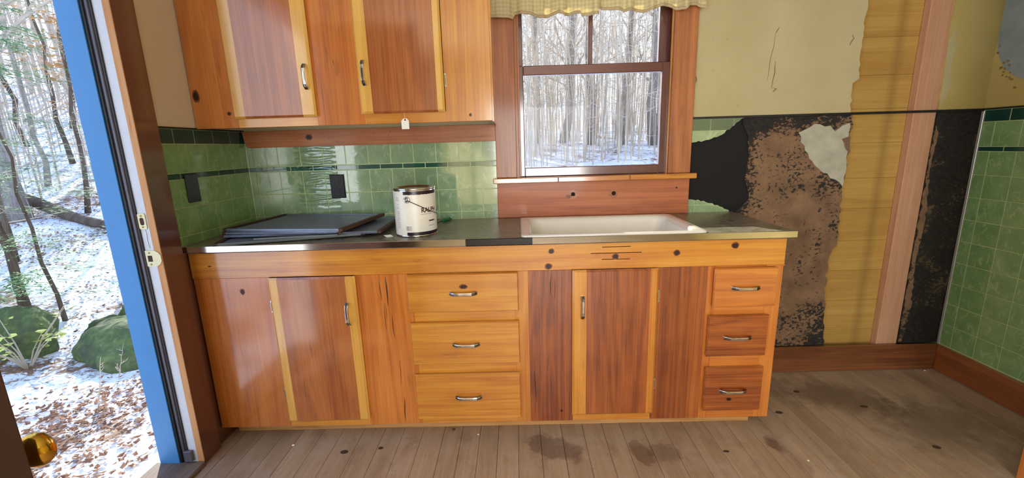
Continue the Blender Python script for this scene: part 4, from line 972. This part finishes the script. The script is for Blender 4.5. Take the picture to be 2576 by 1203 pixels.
def tree(name, label, cat, base, h, r0, lean, nb, seed, bark='bark', group=None, leaf=None, nleaf=0, lsize=.04, **k):
    rnd = random.Random(seed); bz = gz(base[0], base[1])-.05; b = (base[0], base[1], bz)
    tr, tw, tips = branches(rnd, b, h, r0, lean, nb, **k)
    t = empty(name, b, label, cat, group); mk('trunk', *tr, M[bark], t, smooth=True)
    if tw: mk('branches', *tw, M['twig'], t)['kind'] = 'stuff'
    if leaf:
        cs = [rnd.choice(tips)+Vector((rnd.gauss(0, .05), rnd.gauss(0, .05), rnd.gauss(0, .03)-.02)) for _ in range(nleaf)]
        mk('leaves', *leafquads(cs, lsize, rnd), M[leaf], t)['kind'] = 'stuff'
    return t
# seen through the doorway
tree('pine_tree', 'tall grey trunked tree at the left edge of the doorway view', 'tree', (-7.4, 4.1), 9, .15, (-.15, .1), 26, 101, 'bark', spread=.22, start=.2)
def evergreen(label, base, h, r0, lean, seed, sprays, z_lo):
    rnd = random.Random(seed); bz = gz(base[0], base[1])-.04; b = Vector((base[0], base[1], bz)); tr, tw, tips = branches(rnd, b, h, r0, lean, 8, sub=2, up=.25, spread=.28, start=.15)
    t = empty('hemlock_sapling', b, label, 'tree', None); mk('trunk', *tr, M['bark2'], t, smooth=True); mk('branches', *tw, M['twig'], t)['kind'] = 'stuff'
    V, Fc = [], []
    for s in range(sprays):
        z = rnd.uniform(z_lo, 1)*h; a = rnd.uniform(0, 6.28); L = rnd.uniform(.4, .95); d = Vector((math.cos(a), math.sin(a), -.12)); p0 = b+Vector((lean[0]*z/h, lean[1]*z/h, z)); sd_ = Vector((-d.y, d.x, 0))
        for k in range(60):
            f = rnd.uniform(.15, 1); c = p0+d*L*f+sd_*rnd.uniform(-.16, .16)*f+Vector((0, 0, rnd.gauss(0, .015))); u = (d*rnd.uniform(.3, 1)+sd_*rnd.uniform(-.8, .8)).normalized()*rnd.uniform(.03, .07); n_ = Vector((-u.y, u.x, rnd.uniform(-.01, .01))).normalized()*.006
            i = len(V); V += [tuple(c-n_), tuple(c+u-n_*.4), tuple(c+u+n_*.4), tuple(c+n_)]; Fc.append([i, i+1, i+2, i+3])
    mk('needles', V, Fc, M['needle'], t)['kind'] = 'stuff'
evergreen('young hemlock with a brown trunk beside the left mossy boulder', (-4.25, 1.36), 2.9, .036, (-.1, -.08), 5, 120, .08)
evergreen('thin young hemlock sapling standing right of the thicker one', (-3.98, 1.38), 2.6, .016, (-.12, .0), 6, 60, .15)
evergreen('hemlock sapling with green sprays near the big grey trunk', (-5.6, 2.5), 3.2, .03, (.1, 0), 9, 50, .3)
tree('beech_sapling', 'forked sapling with tan leaves beyond the fallen log', 'tree', (-6.9, 4.7), 3.6, .035, (.2, .2), 16, 12, 'bark2', leaf='tanleaf', nleaf=160, lsize=.05)
tree('beech_sapling', 'slim sapling with tan leaves nearest the blue jamb', 'tree', (-5.2, 3.9), 2.2, .018, (.1, .1), 10, 13, 'bark2', leaf='tanleaf', nleaf=60, lsize=.04)
for i, (x, y) in enumerate(((-9.5, 5.2), (-9.2, 6.4), (-11, 8.6), (-10.4, 9.6), (-13.5, 10), (-12.2, 12), (-15, 13), (-14, 15.5), (-17, 12), (-18, 17))):
    tree('beech_sapling', 'bare sapling with tan leaves on the hillside seen through the doorway', 'tree', (x, y), 4+i*.5, .04+.006*i, (random.uniform(-.5, .5), random.uniform(-.5, .5)), 18, 200+i, 'bark' if i % 2 else 'bark2', 'hillside saplings', 'tanleaf', 150, .06)
# fallen log
a, b = Vector((-8.2, 4.75, 0)), Vector((-5.35, 3.75, 0)); a.z = gz(a.x, a.y)+.22; b.z = gz(b.x, b.y)+.04
pts = [a.lerp(b, i/8)+Vector((0, 0, .03*math.sin(i))) for i in range(9)]; V, Fc = tubedata(pts, [.10-.006*i for i in range(9)], 10); o = mk('fallen_log', V, Fc, M['bark2'], smooth=True); tag(o, 'fallen log lying across the snow in the doorway view', 'log')
def rock(label, at, size, seed, rz=0):
    bm = bmesh.new(); bmesh.ops.create_icosphere(bm, subdivisions=4, radius=1)
    for v in bm.verts:
        q = v.co.copy(); k = 1+.35*noise.noise(q*1.1+Vector((seed, 0, 0)))+.12*noise.noise(q*3+Vector((0, seed, 0)))
        v.co = Vector((q.x*size[0], q.y*size[1], q.z*size[2]))*k
    R = Matrix.Rotation(rz, 3, 'Z'); z = gz(at[0], at[1]); V = []
    for v in bm.verts: p = R @ v.co; V.append((at[0]+p.x, at[1]+p.y, z+p.z+size[2]*.25))
    bm.verts.index_update(); Fc = [[v.index for v in f.verts] for f in bm.faces]; bm.free(); o = mk('boulder', V, Fc, M['moss'], smooth=True); tag(o, label, 'rock')
rock('large mossy green boulder right beside the blue jamb', (-3.05, .98), (.42, .26, .20), 3, -.6)
rock('mossy boulder at the left edge of the doorway view', (-3.85, .95), (.22, .20, .25), 8, .3)
rock('flat mossy stone in the snow between the two boulders', (-3.58, 1.36), (.13, .055, .08), 5, .9)
rock('small dark rock in the snow near the blue jamb', (-3.55, 1.62), (.13, .10, .11), 9, .2)
# shrub with yellow-green leaves by the left boulder
sh = empty('leafy_shrub', (-3.55, .72, gz(-3.55, .72)), 'low shrub with yellow-green leaves before the left boulder', 'shrub'); rnd = random.Random(4); tw, cs = [], []
for i in range(14):
    a = rnd.uniform(0, 6.28); p = Vector((-3.55, .72, gz(-3.55, .72)-.03)); d = Vector((math.cos(a)*.6, math.sin(a)*.6, 1)).normalized(); L = rnd.uniform(.25, .5); pp = [p, p+d*L*.5, p+d*L+Vector((d.x, d.y, 0))*.15]; tw.append(tubedata(pp, [.006, .004, .002], 4)); cs += [pp[1].lerp(pp[2], rnd.random())+Vector((rnd.gauss(0, .03), rnd.gauss(0, .03), rnd.gauss(0, .02))) for _ in range(5)]
mk('stems', *join(tw), M['twig2'], sh)['kind'] = 'stuff'; mk('leaves', *leafquads(cs, .028, rnd), M['yleaf'], sh)['kind'] = 'stuff'
# dead twigs standing in the snow
for i, (x, y, h) in enumerate(((-2.55, .2, .35), (-2.75, .55, .28))): tree('dry_weed', 'dry weed stem poking from the snow, %s' % ('nearer the threshold' if i == 0 else 'nearer the boulder'), 'weed', (x, y), h, .004, (.05, .05), 5, 300+i, 'twig2')
# leaf litter
rnd = random.Random(77); cs = []
while len(cs) < 12000:
    d = .3+rnd.uniform(0, 1)**.9*12; a = rnd.uniform(.4, 1.25); x, y = -1.7-d*math.sin(a)*rnd.uniform(.8, 1.1), -.6+d*math.cos(a)*rnd.uniform(.7, 1.2)
    if noise.noise(Vector((x*.9, y*.9, 7)))+rnd.gauss(0, .32) > .22: cs.append((x, y, gz(x, y)+.012))
o = mk('leaf_litter', *leafquads(cs, .018, rnd), M['brownleaf'], origin=(0, 0, 0)); tag(o, 'brown fallen leaves scattered over the snow outside', 'leaves', kind='stuff')
# twiggy undergrowth: hillside beyond the door, thicket beyond the window
def thicket(name, label, spots, seed, mat, hmin, hmax, rr_, sub):
    rnd = random.Random(seed); T_ = []
    for x, y in spots:
        z = gz(x, y)-.05; h = rnd.uniform(hmin, hmax); lx, ly = rnd.gauss(0, .07)*h, rnd.gauss(0, .07)*h; pts = [Vector((x+lx*t*t+rnd.gauss(0, .02)*h*.3, y+ly*t*t, z+h*t)) for t in (0, .3, .6, 1)]; r0 = rr_*rnd.uniform(.5, 1.6)
        T_.append(tubedata(pts, [r0, r0*.8, r0*.6, r0*.25], 4, False))
        for s in range(sub):
            t = rnd.uniform(.15, .9); p = Vector((x+lx*t*t, y+ly*t*t, z+h*t)); a = rnd.uniform(0, 6.28); L = h*rnd.uniform(.08, .25); q = p+Vector((math.cos(a)*L, math.sin(a)*L, rnd.uniform(-.1, .9)*L)); T_.append(tubedata([p, p.lerp(q, .5)+Vector((0, 0, -.05*L)), q], [r0*.4, r0*.3, r0*.12], 3, False))
    o = mk(name, *join(T_), M[mat], origin=(0, 0, 0)); tag(o, label, 'brush', kind='stuff')
rnd = random.Random(31)
thicket('hillside_brush', 'tangle of bare twigs covering the hillside beyond the doorway', [(-1.5-d*math.sin(a), .5+d*math.cos(a)) for d, a in ((rnd.uniform(7, 24), rnd.uniform(.45, 1.15)) for _ in range(460))], 41, 'twig', 1.2, 4.0, .012, 8)
thicket('hillside_woods', 'grey mass of bare trees high on the hillside beyond the doorway', [(-1.5-d*math.sin(a), .5+d*math.cos(a)) for d, a in ((rnd.uniform(20, 46), rnd.uniform(.4, 1.2)) for _ in range(260))], 47, 'twig', 5, 11, .05, 7)
thicket('thicket', 'dense thicket of pale bare stems beyond the window', [(.3+d*math.tan(a), d) for d, a in ((9.8+15*rnd.random()**1.3, rnd.uniform(-.25, .62)) for _ in range(1000))], 43, 'twig2', 2.5, 9, .017, 6)
for i in range(16):
    d = 10.5+i*.95; a = -.10+.075*((i*7) % 8)
    tree('forest_tree', 'slender bare grey tree in the woods beyond the window', 'tree', (.2+d*math.tan(a)*.95, d), 12, .10+.03*(i % 3), (rnd.uniform(-.6, .6), 0), 30, 400+i, 'bark', 'bare trees beyond the window', up=.9, start=.15, spread=.25)
